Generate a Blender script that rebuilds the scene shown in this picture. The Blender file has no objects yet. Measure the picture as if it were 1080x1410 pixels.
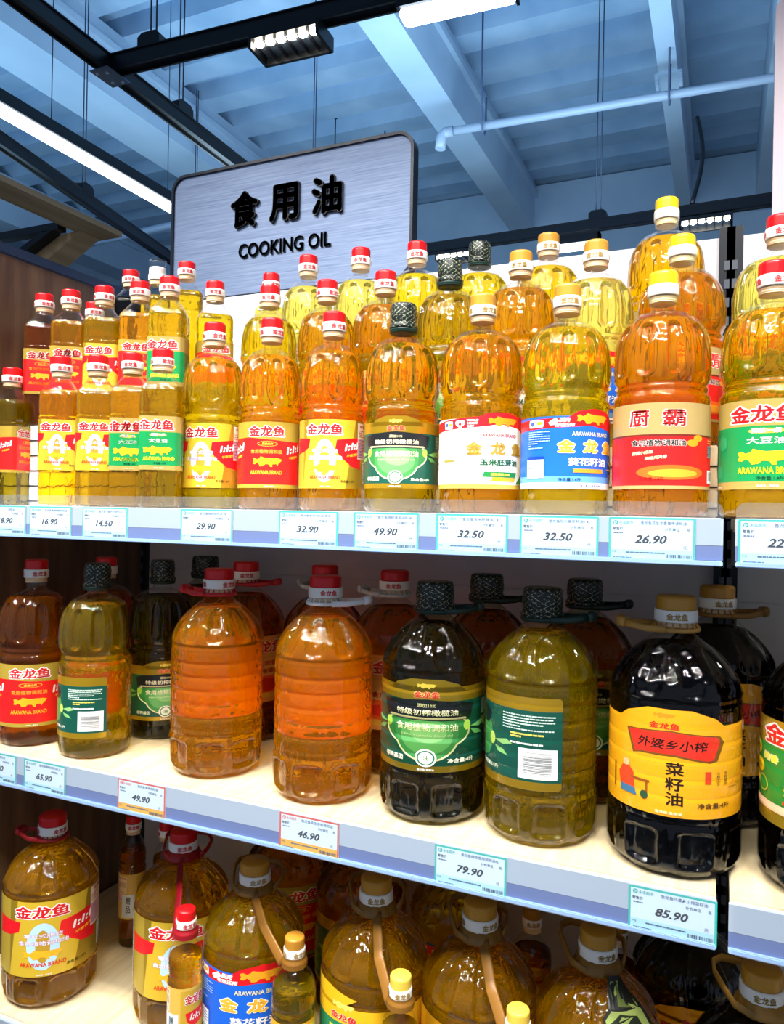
import bpy, bmesh, math, random
from mathutils import Vector, Matrix
PI = math.pi
random.seed(7)
SC = bpy.context.scene
COL = SC.collection
Z0 = 1.45                                   # height of the top shelf board (and of the camera) above the floor

# ------------------------------------------------------------------ camera
YAW, PITCH, ROLL, FPX = 0.41416, 0.00036, 0.01812, 1029.25
def cam_axes():
    f = Vector((-math.sin(YAW)*math.cos(PITCH), math.cos(YAW)*math.cos(PITCH), math.sin(PITCH)))
    r = Vector((math.cos(YAW), math.sin(YAW), 0)); u = r.cross(f)
    return math.cos(ROLL)*r+math.sin(ROLL)*u, -math.sin(ROLL)*r+math.cos(ROLL)*u, f
cr, cu, cf = cam_axes()
cam = bpy.data.objects.new('camera', bpy.data.cameras.new('camera')); COL.objects.link(cam)
m = Matrix.Identity(4)
for i in range(3):
    m[i][0], m[i][1], m[i][2] = cr[i], cu[i], -cf[i]
m[2][3] = Z0
cam.matrix_world = m
cam.data.sensor_width = 36; cam.data.sensor_height = 36; cam.data.sensor_fit = 'AUTO'
cam.data.lens = FPX/1410*36
cam.data.clip_start = .02; cam.data.clip_end = 200
SC.camera = cam

# ------------------------------------------------------------------ world, lights, exposure
w = bpy.data.worlds.new('world'); SC.world = w; w.use_nodes = True
w.node_tree.nodes['Background'].inputs[0].default_value = (.62, .76, 1, 1)
w.node_tree.nodes['Background'].inputs[1].default_value = .28
SC.view_settings.view_transform = 'Standard'; SC.view_settings.look = 'None'
SC.view_settings.exposure = 0.6; SC.view_settings.gamma = 1; SC.view_settings.use_curve_mapping = False
SC.cycles.max_bounces = 20; SC.cycles.transmission_bounces = 14; SC.cycles.transparent_max_bounces = 40
SC.cycles.glossy_bounces = 4; SC.cycles.diffuse_bounces = 3
SC.cycles.sample_clamp_indirect = 6
SC.cycles.use_denoising = True
def area(name, loc, aim, sx, sy, power, col):
    l = bpy.data.lights.new(name, 'AREA'); l.shape = 'RECTANGLE'; l.size = sx; l.size_y = sy; l.energy = power; l.color = col
    o = bpy.data.objects.new(name, l); COL.objects.link(o); o.location = loc
    o.rotation_euler = (Vector(aim)-Vector(loc)).to_track_quat('-Z', 'Y').to_euler()
    return o
# the aisle's own luminaires, above and behind the photographer
def spread(o, deg): o.data.spread = math.radians(deg)
spread(area('aisle_light', (-1.3, -.35, Z0+1.55), (-.9, .95, Z0-.60), 1.3, .06, 8.6, (1, .97, .92)), 78)
spread(area('aisle_light', (.25, -.35, Z0+1.55), (-.1, .95, Z0-.60), 1.3, .06, 8.6, (1, .97, .92)), 78)
for i in range(5):
    spread(area('track_lens_light', (-1.75+i*.55, .05+.12*(i % 2), Z0+1.62), (-1.3+i*.34, 1.05, Z0-.16), .22, .05, 2.7, (1, .96, .9)), 62)
area('roof_fill_light', (-1.5, 3.6, Z0+1.3), (-1.5, 3.9, Z0+3), 3.5, .8, 46, (.55, .80, 1))  # unseen up-facing fill, added to brighten the roof sheets and beams
area('roof_fill_light', (-4.5, 2.2, Z0+1.3), (-4.5, 2.4, Z0+3), 1.2, 2.5, 30, (.45, .75, 1))  # second added fill, aimed up at the roof on the left

# ------------------------------------------------------------------ materials
def lin(c):
    if isinstance(c, str): c = tuple(int(c[i:i+2], 16)/255 for i in (0, 2, 4))
    return tuple(x/12.92 if x <= .04045 else ((x+.055)/1.055)**2.4 for x in c)+(1,)
MATS = {}
def nodemat(name):
    mt = bpy.data.materials.new(name); mt.use_nodes = True
    nt = mt.node_tree
    for n in list(nt.nodes): nt.nodes.remove(n)
    out = nt.nodes.new('ShaderNodeOutputMaterial')
    return mt, nt, out
def plain(c, rough=.45, metal=0, spec=.5, name=None, coat=0):
    k = ('p', c, rough, metal, spec, coat)
    if k in MATS: return MATS[k]
    mt, nt, out = nodemat(name or 'paint_%s' % c)
    b = nt.nodes.new('ShaderNodeBsdfPrincipled'); nt.links.new(b.outputs[0], out.inputs[0])
    b.inputs['Base Color'].default_value = lin(c); b.inputs['Roughness'].default_value = rough
    b.inputs['Metallic'].default_value = metal; b.inputs['Specular IOR Level'].default_value = spec
    b.inputs['Coat Weight'].default_value = coat
    MATS[k] = mt; return mt
def textured(name, c1, c2, scale=(1, 1, 1), nscale=5, rough=.5, metal=0, detail=6, bump=0, aniso=0):
    mt, nt, out = nodemat(name); N = nt.nodes.new; L = nt.links.new
    b = N('ShaderNodeBsdfPrincipled'); L(b.outputs[0], out.inputs[0])
    tc = N('ShaderNodeTexCoord'); mp = N('ShaderNodeMapping'); L(tc.outputs['Object'], mp.inputs[0])
    mp.inputs['Scale'].default_value = scale
    no = N('ShaderNodeTexNoise'); L(mp.outputs[0], no.inputs['Vector']); no.inputs['Scale'].default_value = nscale; no.inputs['Detail'].default_value = detail
    cr_ = N('ShaderNodeValToRGB'); L(no.outputs[0], cr_.inputs[0])
    cr_.color_ramp.elements[0].color = lin(c1); cr_.color_ramp.elements[1].color = lin(c2)
    cr_.color_ramp.elements[0].position = .32; cr_.color_ramp.elements[1].position = .68
    L(cr_.outputs[0], b.inputs['Base Color']); b.inputs['Roughness'].default_value = rough; b.inputs['Metallic'].default_value = metal
    if bump:
        bp = N('ShaderNodeBump'); L(no.outputs[0], bp.inputs['Height']); bp.inputs['Strength'].default_value = bump; bp.inputs['Distance'].default_value = .002
        L(bp.outputs[0], b.inputs['Normal'])
    return mt
def emit(c, s, name='lamp_glow'):
    mt, nt, out = nodemat(name); e = nt.nodes.new('ShaderNodeEmission'); nt.links.new(e.outputs[0], out.inputs[0])
    e.inputs[0].default_value = lin(c); e.inputs[1].default_value = s
    return mt
def wavy(nt, scale, dist, strength=1.0):
    """slight unevenness of blown plastic"""
    N = nt.nodes.new; L = nt.links.new
    tc = N('ShaderNodeTexCoord'); mp = N('ShaderNodeMapping'); L(tc.outputs['Object'], mp.inputs[0]); mp.inputs['Scale'].default_value = (1, 1, .45)
    no = N('ShaderNodeTexNoise'); L(mp.outputs[0], no.inputs['Vector']); no.inputs['Scale'].default_value = scale; no.inputs['Detail'].default_value = 2
    bp = N('ShaderNodeBump'); L(no.outputs[0], bp.inputs['Height']); bp.inputs['Strength'].default_value = strength; bp.inputs['Distance'].default_value = dist
    return bp.outputs[0]
def clear(name, tint, gloss=.026, edge=.62, rough=.02, bump=0, haze=0):
    """thin clear plastic: lets light straight through and reflects more towards grazing angles"""
    mt, nt, out = nodemat(name); N = nt.nodes.new; L = nt.links.new
    t = N('ShaderNodeBsdfTransparent'); t.inputs[0].default_value = tint
    g = N('ShaderNodeBsdfGlossy'); g.inputs['Roughness'].default_value = rough; g.inputs[0].default_value = (1, 1, 1, 1)
    lw = N('ShaderNodeLayerWeight'); lw.inputs[0].default_value = .5
    p = N('ShaderNodeMath'); p.operation = 'POWER'; L(lw.outputs['Facing'], p.inputs[0]); p.inputs[1].default_value = 3.2
    ma = N('ShaderNodeMath'); ma.operation = 'MULTIPLY_ADD'; L(p.outputs[0], ma.inputs[0]); ma.inputs[1].default_value = edge; ma.inputs[2].default_value = gloss
    mx = N('ShaderNodeMixShader'); L(ma.outputs[0], mx.inputs[0]); L(t.outputs[0], mx.inputs[1]); L(g.outputs[0], mx.inputs[2])
    if bump: L(wavy(nt, 55, bump), g.inputs['Normal'])
    fin = mx.outputs[0]
    if haze:
        d = N('ShaderNodeBsdfDiffuse'); d.inputs[0].default_value = (.9, .93, .97, 1)
        m2 = N('ShaderNodeMixShader'); m2.inputs[0].default_value = haze; L(fin, m2.inputs[1]); L(d.outputs[0], m2.inputs[2]); fin = m2.outputs[0]
    L(fin, out.inputs[0]); return mt
SHELL = clear('clear_bottle_plastic', (.97, .975, .97, 1), .032, bump=.006)
SHELL_GREEN = clear('smoky_bottle_plastic', (.80, .84, .72, 1), .032, bump=.006)
ACRYL = clear('clear_acrylic', (.92, .95, .98, 1), .04, .6, .06, haze=.035)
def oil(name, tint, body, direct=.5, glow=.22):
    """cooking oil: refracts, tints what is behind it, and scatters a little of the light that falls on it"""
    mt, nt, out = nodemat(name); N = nt.nodes.new; L = nt.links.new
    t = N('ShaderNodeBsdfTransparent'); t.inputs[0].default_value = tint+(1,)
    r = N('ShaderNodeBsdfRefraction'); r.inputs[0].default_value = tint+(1,); r.inputs['IOR'].default_value = 1.42; r.inputs['Roughness'].default_value = 0.0; L(wavy(nt, 42, .0055), r.inputs['Normal'])
    d = N('ShaderNodeBsdfTranslucent'); d.inputs[0].default_value = body+(1,)
    df = N('ShaderNodeBsdfDiffuse'); df.inputs[0].default_value = body+(1,)
    m0 = N('ShaderNodeMixShader'); m0.inputs[0].default_value = .5; L(d.outputs[0], m0.inputs[1]); L(df.outputs[0], m0.inputs[2])
    m1 = N('ShaderNodeMixShader'); m1.inputs[0].default_value = direct; L(r.outputs[0], m1.inputs[1]); L(t.outputs[0], m1.inputs[2])
    m2 = N('ShaderNodeMixShader'); m2.inputs[0].default_value = glow; L(m1.outputs[0], m2.inputs[1]); L(m0.outputs[0], m2.inputs[2])
    L(m2.outputs[0], out.inputs[0]); return mt
OIL = {
 'yellow': oil('yellow_oil', (1, .88, .10), (1, .72, .005), .10, .17),
 'pale':   oil('pale_yellow_oil', (1, .94, .36), (1, .86, .20), .12, .17),
 'gold':   oil('golden_oil', (1, .84, .06), (1, .60, 0), .10, .17),
 'amber':  oil('amber_oil', (1, .77, .03), (1, .46, 0), .08, .19),
 'orange': oil('orange_oil', (1, .69, .02), (1, .44, 0), .10, .18),
 'rust':   oil('rust_oil', (.93, .46, .03), (.8, .24, .0), .10, .09),
 'olive':  oil('olive_oil', (.98, .84, .07), (.8, .56, .0), .10, .12),
 'green':  oil('deep_olive_oil', (.58, .50, .08), (.15, .13, .01), .15, .04),
 'black':  oil('dark_rapeseed_oil', (.05, .015, .005), (.006, .002, .001), .3, .10),
}

# ------------------------------------------------------------------ object helpers
def mesh_from(bm, mats, smooth=False):
    me = bpy.data.meshes.new('m'); bm.to_mesh(me); bm.free()
    for x in (mats if isinstance(mats, (list, tuple)) else [mats]): me.materials.append(x)
    if smooth:
        for p in me.polygons: p.use_smooth = True
    return me
def put(name, me, parent=None, loc=None, rot=None, label=None):
    o = bpy.data.objects.new(name, me); COL.objects.link(o)
    if parent: o.parent = parent
    if loc: o.location = loc
    if rot: o.rotation_euler = rot
    if label: o['label'] = label
    return o
def obj(name, bm, mats, parent=None, smooth=False, loc=None, rot=None, label=None):
    return put(name, mesh_from(bm, mats, smooth), parent, loc, rot, label)
def thing(name, label, cat, loc=(0, 0, 0), rz=0, group=None):
    o = bpy.data.objects.new(name, None); COL.objects.link(o); o.empty_display_size = .05
    o.location = loc; o.rotation_euler = (0, 0, rz)
    tag(o, label, cat, group); return o
def tag(o, label, cat, group=None):
    o['label'] = label; o['category'] = cat
    if group: o['group'] = group
    return o
def struct(o): o['kind'] = 'structure'; return o
def box(bm, x0, y0, z0, x1, y1, z1, mi=0):
    v = [bm.verts.new(c) for c in ((x0, y0, z0), (x1, y0, z0), (x1, y1, z0), (x0, y1, z0), (x0, y0, z1), (x1, y0, z1), (x1, y1, z1), (x0, y1, z1))]
    for q in ((3, 2, 1, 0), (4, 5, 6, 7), (0, 1, 5, 4), (1, 2, 6, 5), (2, 3, 7, 6), (3, 0, 4, 7)):
        bm.faces.new([v[i] for i in q]).material_index = mi
    return bm
def bx(*a, bev=0):
    bm = box(bmesh.new(), *a)
    if bev: bmesh.ops.bevel(bm, geom=bm.edges[:], offset=bev, segments=2, affect='EDGES')
    return bm
def prism(pts, d0, d1, axis='y', bev=0):
    """extrude a 2D outline between two depths"""
    bm = bmesh.new()
    def P(a, b, c): return (a, c, b) if axis == 'y' else ((a, b, c) if axis == 'z' else (c, a, b))
    A = [bm.verts.new(P(a, b, d0)) for a, b in pts]; B = [bm.verts.new(P(a, b, d1)) for a, b in pts]
    bm.faces.new(A); bm.faces.new(B[::-1])
    n = len(pts)
    for i in range(n): bm.faces.new((A[(i+1) % n], A[i], B[i], B[(i+1) % n]))
    bmesh.ops.recalc_face_normals(bm, faces=bm.faces)
    if bev: bmesh.ops.bevel(bm, geom=[e for e in bm.edges if len(e.link_faces) == 2 and e.calc_face_angle(0) > .6], offset=bev, segments=2, affect='EDGES')
    return bm
def tube(bm, path, a, b=None, n=10, closed=False, mi=0, up=(0, 0, 1)):
    """sweep an elliptical section (a across, b along up) along a path"""
    b = b or a; P = [Vector(p) for p in path]; N = len(P); rings = []
    for i, p in enumerate(P):
        if closed: t = P[(i+1) % N]-P[i-1]
        else: t = P[min(i+1, N-1)]-P[max(i-1, 0)]
        t.normalize(); s = t.cross(Vector(up))
        if s.length < 1e-3: s = t.cross(Vector((1, 0, 0)))
        s.normalize(); q = s.cross(t)
        rings.append([bm.verts.new(p+s*a*math.cos(k*2*PI/n)+q*b*math.sin(k*2*PI/n)) for k in range(n)])
    for i in range(N if closed else N-1):
        A, B = rings[i], rings[(i+1) % N]
        for k in range(n):
            f = bm.faces.new((A[k], A[(k+1) % n], B[(k+1) % n], B[k])); f.material_index = mi; f.smooth = True
    if not closed:
        for rg in (rings[0][::-1], rings[-1]): bm.faces.new(rg).material_index = mi
    return bm
def rounded(x0, y0, x1, y1, r, n=6):
    pts = []
    for cx, cy, a in ((x1-r, y0+r, -PI/2), (x1-r, y1-r, 0), (x0+r, y1-r, PI/2), (x0+r, y0+r, PI)):
        for k in range(n+1):
            t = a+PI/2*k/n; pts.append((cx+r*math.cos(t), cy+r*math.sin(t)))
    return pts
def lathe(fn, zs, n=72, cap0=True, cap1=True):
    """surface of r = fn(z, theta)"""
    bm = bmesh.new(); rings = []
    for z in zs:
        rings.append([bm.verts.new((fn(z, k*2*PI/n)*math.cos(k*2*PI/n), fn(z, k*2*PI/n)*math.sin(k*2*PI/n), z)) for k in range(n)])
    for A, B in zip(rings, rings[1:]):
        for k in range(n): bm.faces.new((A[k], A[(k+1) % n], B[(k+1) % n], B[k]))
    if cap0:
        c = bm.verts.new((0, 0, zs[0]+.004))
        for k in range(n): bm.faces.new((c, rings[0][(k+1) % n], rings[0][k]))
    if cap1:
        c = bm.verts.new((0, 0, zs[-1]))
        for k in range(n): bm.faces.new((c, rings[-1][k], rings[-1][(k+1) % n]))
    return bm
_IC = {}
def interp(tab, z):
    k = (id(tab), z)
    if k not in _IC: _IC[k] = interp0(tab, z)
    return _IC[k]
_KEEP = []
def interp0(tab, z):
    _KEEP.append(tab)
    if z <= tab[0][0]: return tab[0][1]
    for i in range(len(tab)-1):
        (a, ra), (b, rb) = tab[i], tab[i+1]
        if z <= b:
            t = (z-a)/(b-a)
            # monotone-ish cubic
            m0 = (rb-tab[i-1][1])/(b-tab[i-1][0])*(b-a) if i > 0 else rb-ra
            m1 = (tab[i+2][1]-ra)/(tab[i+2][0]-a)*(b-a) if i+2 < len(tab) else rb-ra
            d = rb-ra
            if abs(d) < 1e-6: m0 = m1 = 0
            else:
                m0 = max(min(m0/d, 2.5), 0)*d; m1 = max(min(m1/d, 2.5), 0)*d
            return (2*t**3-3*t*t+1)*ra+(t**3-2*t*t+t)*m0+(-2*t**3+3*t*t)*rb+(t**3-t*t)*m1
    return tab[-1][1]
def sst(a, b, x):
    t = min(max((x-a)/(b-a), 0), 1); return t*t*(3-2*t)
def angd(a, b): return (a-b+PI) % (2*PI)-PI

# ------------------------------------------------------------------ bottle shapes  (front of a bottle is theta = -90 deg)
def capsule(dth, z, R, zc, hw, hh, soft=.0022):
    """1 inside a stadium-shaped panel of half width hw and half height hh, 0 outside"""
    x = abs(dth*R); y = abs(z-zc); q = max(y-(hh-hw), 0)
    return 1-sst(hw-soft, hw+soft*.3, math.hypot(x, q))
def rrect(dth, z, R, zc, hw, hh, soft=.002):
    x = max(abs(dth*R)-hw+.006, 0); y = max(abs(z-zc)-hh+.006, 0)
    return 1-sst(.006-soft, .006+soft, math.hypot(x, y))
def near(th, n, ph=0):
    s = 2*PI/n; return ((th-ph+s/2) % s)-s/2
class Shape: pass
SHAPES = {}
def waisted(key, R, H=.30, notch=False, neck=.0145):
    s = Shape(); s.R = R; s.H = H; k = H/.30
    prof = [(0, .82), (.003, .93), (.009, .99), (.016, 1), (.024, .985), (.030, .985), (.136, .985), (.1385, 1.0), (.144, .995), (.149, .93), (.1535, .955), (.158, .925),
            (.163, .96), (.17, .99), (.182, 1.0), (.197, .99), (.212, .95), (.226, .865), (.237, .74), (.246, .55), (.252, neck/R*1.05), (.256, neck/R), (.275, neck/R)]
    prof = [(z*k, r*R) for z, r in prof]
    def fn(z, th, ins=0):
        r = interp(prof, z)
        zz = z/k
        if .16 < zz < .245:
            d = near(th, 10)
            r -= .0048*capsule(d, zz, R, .199, .0088, .031, .0026)*(1-sst(.226, .24, zz))
            r += .0012*(capsule(d, zz, R, .199, .0118, .035)-capsule(d, zz, R, .199, .0092, .0325))
        if .003 < zz < .028: r -= .0016*(1-abs(math.sin(th*8)))*sst(.028, .016, zz)
        if notch and .150 < zz < .235:
            a = abs(angd(th, .15)); wv = sst(.150, .166, zz)*(1-sst(.215, .235, zz))
            r -= R*.50*wv*(1-sst(.25, .62, a))
        return r-ins
    s.fn = fn; s.lz = (.033*k, .1335*k); s.neck = neck; s.nz = .252*k; s.top = .275*k; s.fill = .238*k
    s.zs = [i*.0020*k for i in range(0, 139)]
    s.n = 140; SHAPES[key] = s
def jug(key, R, H=.304, lz=(.070, .187), neck=.019, dome='flute'):
    s = Shape(); s.R = R; s.H = H; k = H/.304
    prof = [(0, .74), (.003, .86), (.008, .93), (.018, .985), (.03, 1), (.058, 1.0), (.062, .985), (.066, 1.0), (.188, 1.0), (.192, .982), (.196, 1.0),
            (.205, .985), (.215, .93), (.228, .81), (.240, .65), (.250, .48), (.257, .34), (.262, neck/R*1.03), (.266, neck/R), (.285, neck/R)]
    prof = [(z*k, r*R) for z, r in prof]
    def fn(z, th, ins=0):
        r = interp(prof, z); zz = z/k
        if .008 < zz < .062:
            d = near(th, 8, .39)
            r -= .0062*rrect(d, zz, R, .034, .0175, .019)
            r += .0016*(rrect(d, zz, R, .034, .0215, .0225)-rrect(d, zz, R, .034, .0180, .0195))
        if zz < .010: r -= .005*(1-sst(0, .6, abs(near(th, 8))*4))*(1-zz/.010)
        if .07 < zz < .188:
            r -= .0017*max(0, math.cos((zz-.07)/.0197*2*PI))**5
        if dome == 'flute' and .198 < zz < .256:
            r -= .0045*capsule(near(th, 10), zz, R*.9, .222, .012, .026, .004)*sst(.256, .24, zz)
        if dome == 'grip' and .196 < zz < .256:
            r -= .0055*capsule(near(th, 8), zz, R*.86, .222, .0135, .028, .003)
            r += .002*(capsule(near(th, 8), zz, R*.86, .222, .018, .032)-capsule(near(th, 8), zz, R*.86, .222, .0145, .029))
        return r-ins
    s.fn = fn; s.lz = (lz[0]*k, lz[1]*k); s.neck = neck; s.nz = .262*k; s.top = .285*k; s.fill = .247*k
    s.zs = [i*.0020*k for i in range(0, 144)]; s.n = 144; SHAPES[key] = s
def square(key, hs=.031, H=.245, neck=.0135):
    s = Shape(); s.R = hs; s.H = H
    prof = [(0, .86), (.003, .95), (.008, 1), (.05, 1.0), (.053, .96), (.056, .985), (.14, .985), (.143, 1.01), (.147, .97), (.151, 1.0), (.178, 1.0), (.184, .95), (.196, .74), (.206, .50), (.210, neck/hs), (.225, neck/hs)]
    def fn(z, th, ins=0):
        f = interp(prof, z)*hs
        p = 6.0; sq = 1/((abs(math.cos(th))**p+abs(math.sin(th))**p)**(1/p))
        t = sst(.18, .209, z); r = f*(sq*(1-t)+t)
        r = min(r, f*1.24)
        if z < .05: r -= .0013*max(0, math.cos(near(th, 4, PI/4)*14))**4*(1-t)
        return r-ins
    s.fn = fn; s.lz = (.0575, .139); s.neck = neck; s.nz = .209; s.top = .222; s.fill = .186
    s.zs = [i*.0025 for i in range(0, 90)]; s.n = 96; SHAPES[key] = s
def gift(key, R, H=.24, neck=.0115):
    s = Shape(); s.R = R; s.H = H
    prof = [(0, .85), (.003, .95), (.008, 1), (.045, 1), (.049, .95), (.053, .98), (.14, .98), (.144, 1.02), (.149, .94), (.154, 1.0), (.168, 1.0), (.182, .90), (.193, .68), (.202, neck/R*1.02), (.205, neck/R), (.222, neck/R)]
    prof = [(z, r*R) for z, r in prof]
    def fn(z, th, ins=0):
        r = interp(prof, z)
        if .008 < z < .045: r -= .001*capsule(near(th, 8), z, R, .027, .0045, .017, .001)
        return r-ins
    s.fn = fn; s.lz = (.055, .138); s.neck = neck; s.nz = .204; s.top = .222; s.fill = .176
    s.zs = [i*.003 for i in range(0, 75)]; s.n = 64; SHAPES[key] = s
waisted('w18', .0490); waisted('w18b', .0535); waisted('w18c', .0565)
waisted('w25', .0565, .304, notch=True, neck=.0155)
jug('j4', .0695); jug('j4e', .0735)
jug('j5', .0745, .292, lz=(.060, .186), dome='grip', neck=.0185)
square('s9'); gift('g', .0245); gift('gf', .0300)

# ------------------------------------------------------------------ flat print, wrapped on a surface
TXT = {}
def glyphs(s, res=2):
    k = (s, res)
    if k not in TXT:
        cu_ = bpy.data.curves.new('t', 'FONT'); cu_.body = s; cu_.size = 1
        cu_.align_x = 'CENTER'; cu_.align_y = 'CENTER'; cu_.resolution_u = res; cu_.fill_mode = 'FRONT'
        o = bpy.data.objects.new('t', cu_); me = o.to_mesh()
        vs = [(v.co.x, v.co.y) for v in me.vertices]; fs = [tuple(p.vertices) for p in me.polygons]
        xs = [v[0] for v in vs] or [0]; ys = [v[1] for v in vs] or [0]
        mx, my = (min(xs)+max(xs))/2, (min(ys)+max(ys))/2
        TXT[k] = ([(x-mx, y-my) for x, y in vs], fs)
        o.to_mesh_clear(); bpy.data.objects.remove(o); bpy.data.curves.remove(cu_)
    return TXT[k]
def text2d(s, bold=0.0, shear=0, dirs=6, res=2):
    """glyph faces, thickened by laying shifted copies of the glyphs over each other"""
    v0, f0 = glyphs(s, res); offs = [(0, 0)]
    if bold > 0: offs = [(bold*math.cos(i*2*PI/dirs+.5), bold*math.sin(i*2*PI/dirs+.5)) for i in range(dirs)]+([(0, 0)] if bold > .05 else [])
    vs = []; fs = []
    for dx, dy in offs:
        b = len(vs); vs += [(x+dx+shear*(y+dy), y+dy) for x, y in v0]; fs += [tuple(i+b for i in f) for f in f0]
    xs = [v[0] for v in vs] or [0, 1]; ys = [v[1] for v in vs] or [0, 1]
    return vs, fs, max(xs)-min(xs), max(ys)-min(ys)
class Decal:
    """flat coloured shapes in millimetres; each later one lies a hair above the earlier ones"""
    def __init__(s): s.items = []; s.cols = []; s.layer = 0
    def ci(s, c):
        if c not in s.cols: s.cols.append(c)
        return s.cols.index(c)
    def add(s, vs, fs, c, up=True):
        if up: s.layer += 1
        s.items.append((vs, fs, s.ci(c), s.layer)); return s
    def poly(s, pts, c): return s.add(list(pts), [tuple(range(len(pts)))], c)
    def rect(s, x0, y0, x1, y1, c): return s.poly([(x0, y0), (x1, y0), (x1, y1), (x0, y1)], c)
    def ell(s, x, y, a, b, c, n=28): return s.poly([(x+a*math.cos(t*2*PI/n), y+b*math.sin(t*2*PI/n)) for t in range(n)], c)
    def text(s, t, x, y, h, c, bold=.0, shear=0, wid=None, edge=None, ew=.05, rot=0, vert=False):
        """h = height of the inked glyphs, wid = their width (both in mm)"""
        if vert:
            for i, ch in enumerate(t): s.text(ch, x, y-i*h*1.12, h, c, bold, shear, edge=edge, ew=ew)
            return s
        small = h < 5
        vs, fs, W, H = text2d(t, bold, shear, 3 if small else 6, 1 if small else 2)
        if not vs: return s
        ky = h/H; kx = (wid/W) if wid else ky
        ca, sa = math.cos(rot), math.sin(rot)
        def tr(V): return [(x+a*kx*ca-b*ky*sa, y+a*kx*sa+b*ky*ca) for a, b in V]
        if edge:
            v2, f2, _, _ = text2d(t, bold+ew, shear, 6 if small else 10, 1)
            s.add(tr(v2), f2, edge)
        return s.add(tr(vs), fs, c)
    def bars(s, x0, y0, x1, y1, n, c, fill=.5, seed=1):
        rd = random.Random(seed); vs = []; fs = []; st = (y1-y0)/n
        for i in range(n):
            y = y1-(i+.8)*st; x = x0
            while x < x1-.3:
                wd = min(rd.uniform(1.5, 5), x1-x); b = len(vs)
                vs += [(x, y), (x+wd, y), (x+wd, y+st*fill), (x, y+st*fill)]; fs.append((b, b+1, b+2, b+3)); x += wd+.5
                if rd.random() < .06: break
        return s.add(vs, fs, c)
    def barcode(s, x0, y0, x1, y1, seed=3, horiz=False):
        s.rect(x0, y0, x1, y1, 'f4f4f4'); rd = random.Random(seed); vs = []; fs = []; mg = (x1-x0)*.1
        a, b_ = (y0+mg, y1-mg) if horiz else (x0+mg, x1-mg); p = a
        while p < b_-.3:
            wd = rd.choice((.25, .4, .6)); b = len(vs)
            vs += ([(x0+mg, p), (x1-mg, p), (x1-mg, p+wd), (x0+mg, p+wd)] if horiz else [(p, y0+mg*1.6), (p+wd, y0+mg*1.6), (p+wd, y1-mg), (p, y1-mg)])
            fs.append((b, b+1, b+2, b+3)); p += wd+rd.choice((.3, .5, .8))
        return s.add(vs, fs, '20242c')
    def fish(s, x, y, L, c='f7b21a', flip=1):
        o = [(.50, .075), (.40, .125), (.22, .135), (0, .125), (-.10, .15), (-.22, .19), (-.26, .12), (-.34, .075), (-.42, .13), (-.50, .10), (-.47, 0), (-.50, -.09), (-.42, -.11), (-.34, -.045),
             (-.28, -.10), (-.24, -.19), (-.12, -.17), (-.06, -.10), (.06, -.11), (.10, -.20), (.18, -.20), (.17, -.11), (.30, -.09), (.34, -.17), (.38, -.07), (.44, -.01)]
        s.poly([(x+a*L*flip, y+b*L*.9) for a, b in (o if flip > 0 else o[::-1])], c)
        vs = []; fs = []
        for r in range(3):
            for k in range(9):
                a, b = x+(-.24+k*.062+r*.02)*L, y+(-.055+r*.055)*L; i = len(vs); q = L*.018
                vs += [(a, b+q), (a+q*.6, b), (a, b-q), (a+q*.15, b)]; fs.append((i, i+1, i+2, i+3))
        return s.add(vs, fs, 'c8780c')
    def build(s, mapfn, step, mats_fn=None, lift=.00003, base=.0):
        bm = bmesh.new(); 
        for vs, fs, ci, ly in s.items:
            h = base+ly*lift
            V = [bm.verts.new((a, b, h)) for a, b in vs]
            for f in fs:
                try: bm.faces.new([V[i] for i in f]).material_index = ci
                except ValueError: pass
        big = [f for f in bm.faces if len(f.verts) > 4]
        if big: bmesh.ops.triangulate(bm, faces=big)
        if step:
            xs = [v.co.x for v in bm.verts]; x = math.floor(min(xs)/step)*step+step
            while x < max(xs):
                wide = set()
                for e in bm.edges:
                    a, b = e.verts[0].co.x, e.verts[1].co.x
                    if min(a, b) < x-1e-5 and max(a, b) > x+1e-5: wide.add(e)
                g = set()
                for e in wide:
                    g.add(e); g.update(e.verts)
                    for f in e.link_faces: g.add(f); g.update(f.edges); g.update(f.verts)
                if g: bmesh.ops.bisect_plane(bm, geom=list(g), dist=1e-6, plane_co=(x, 0, 0), plane_no=(1, 0, 0))
                x += step
        for f in bm.faces:
            if f.normal.z < 0: f.normal_flip()
        for v in bm.verts: v.co = mapfn(v.co.x, v.co.y, v.co.z)
        return mesh_from(bm, [MC(c) for c in s.cols])
def MC(c):
    if c.startswith('m:'): return plain(c[2:], .28, .55)
    return plain(c, .38, 0, .4)
def wrap(shape, z0, sx=1, sy=1, base=.0009, rz=0):
    def f(x, y, h):
        z = z0+y*sy/1000; th = -PI/2+x*sx/1000/shape.R+rz; zc = min(max(z, shape.lz[0]+.001), shape.lz[1]-.001)
        r = shape.lab(th) if hasattr(shape, 'lab') else shape.fn((shape.lz[0]+shape.lz[1])/2, th)
        r += base+h
        return Vector((r*math.cos(th), r*math.sin(th), z))
    return f
SHAPES['s9'].lab = lambda th: SHAPES['s9'].fn(.10, th)

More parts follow.
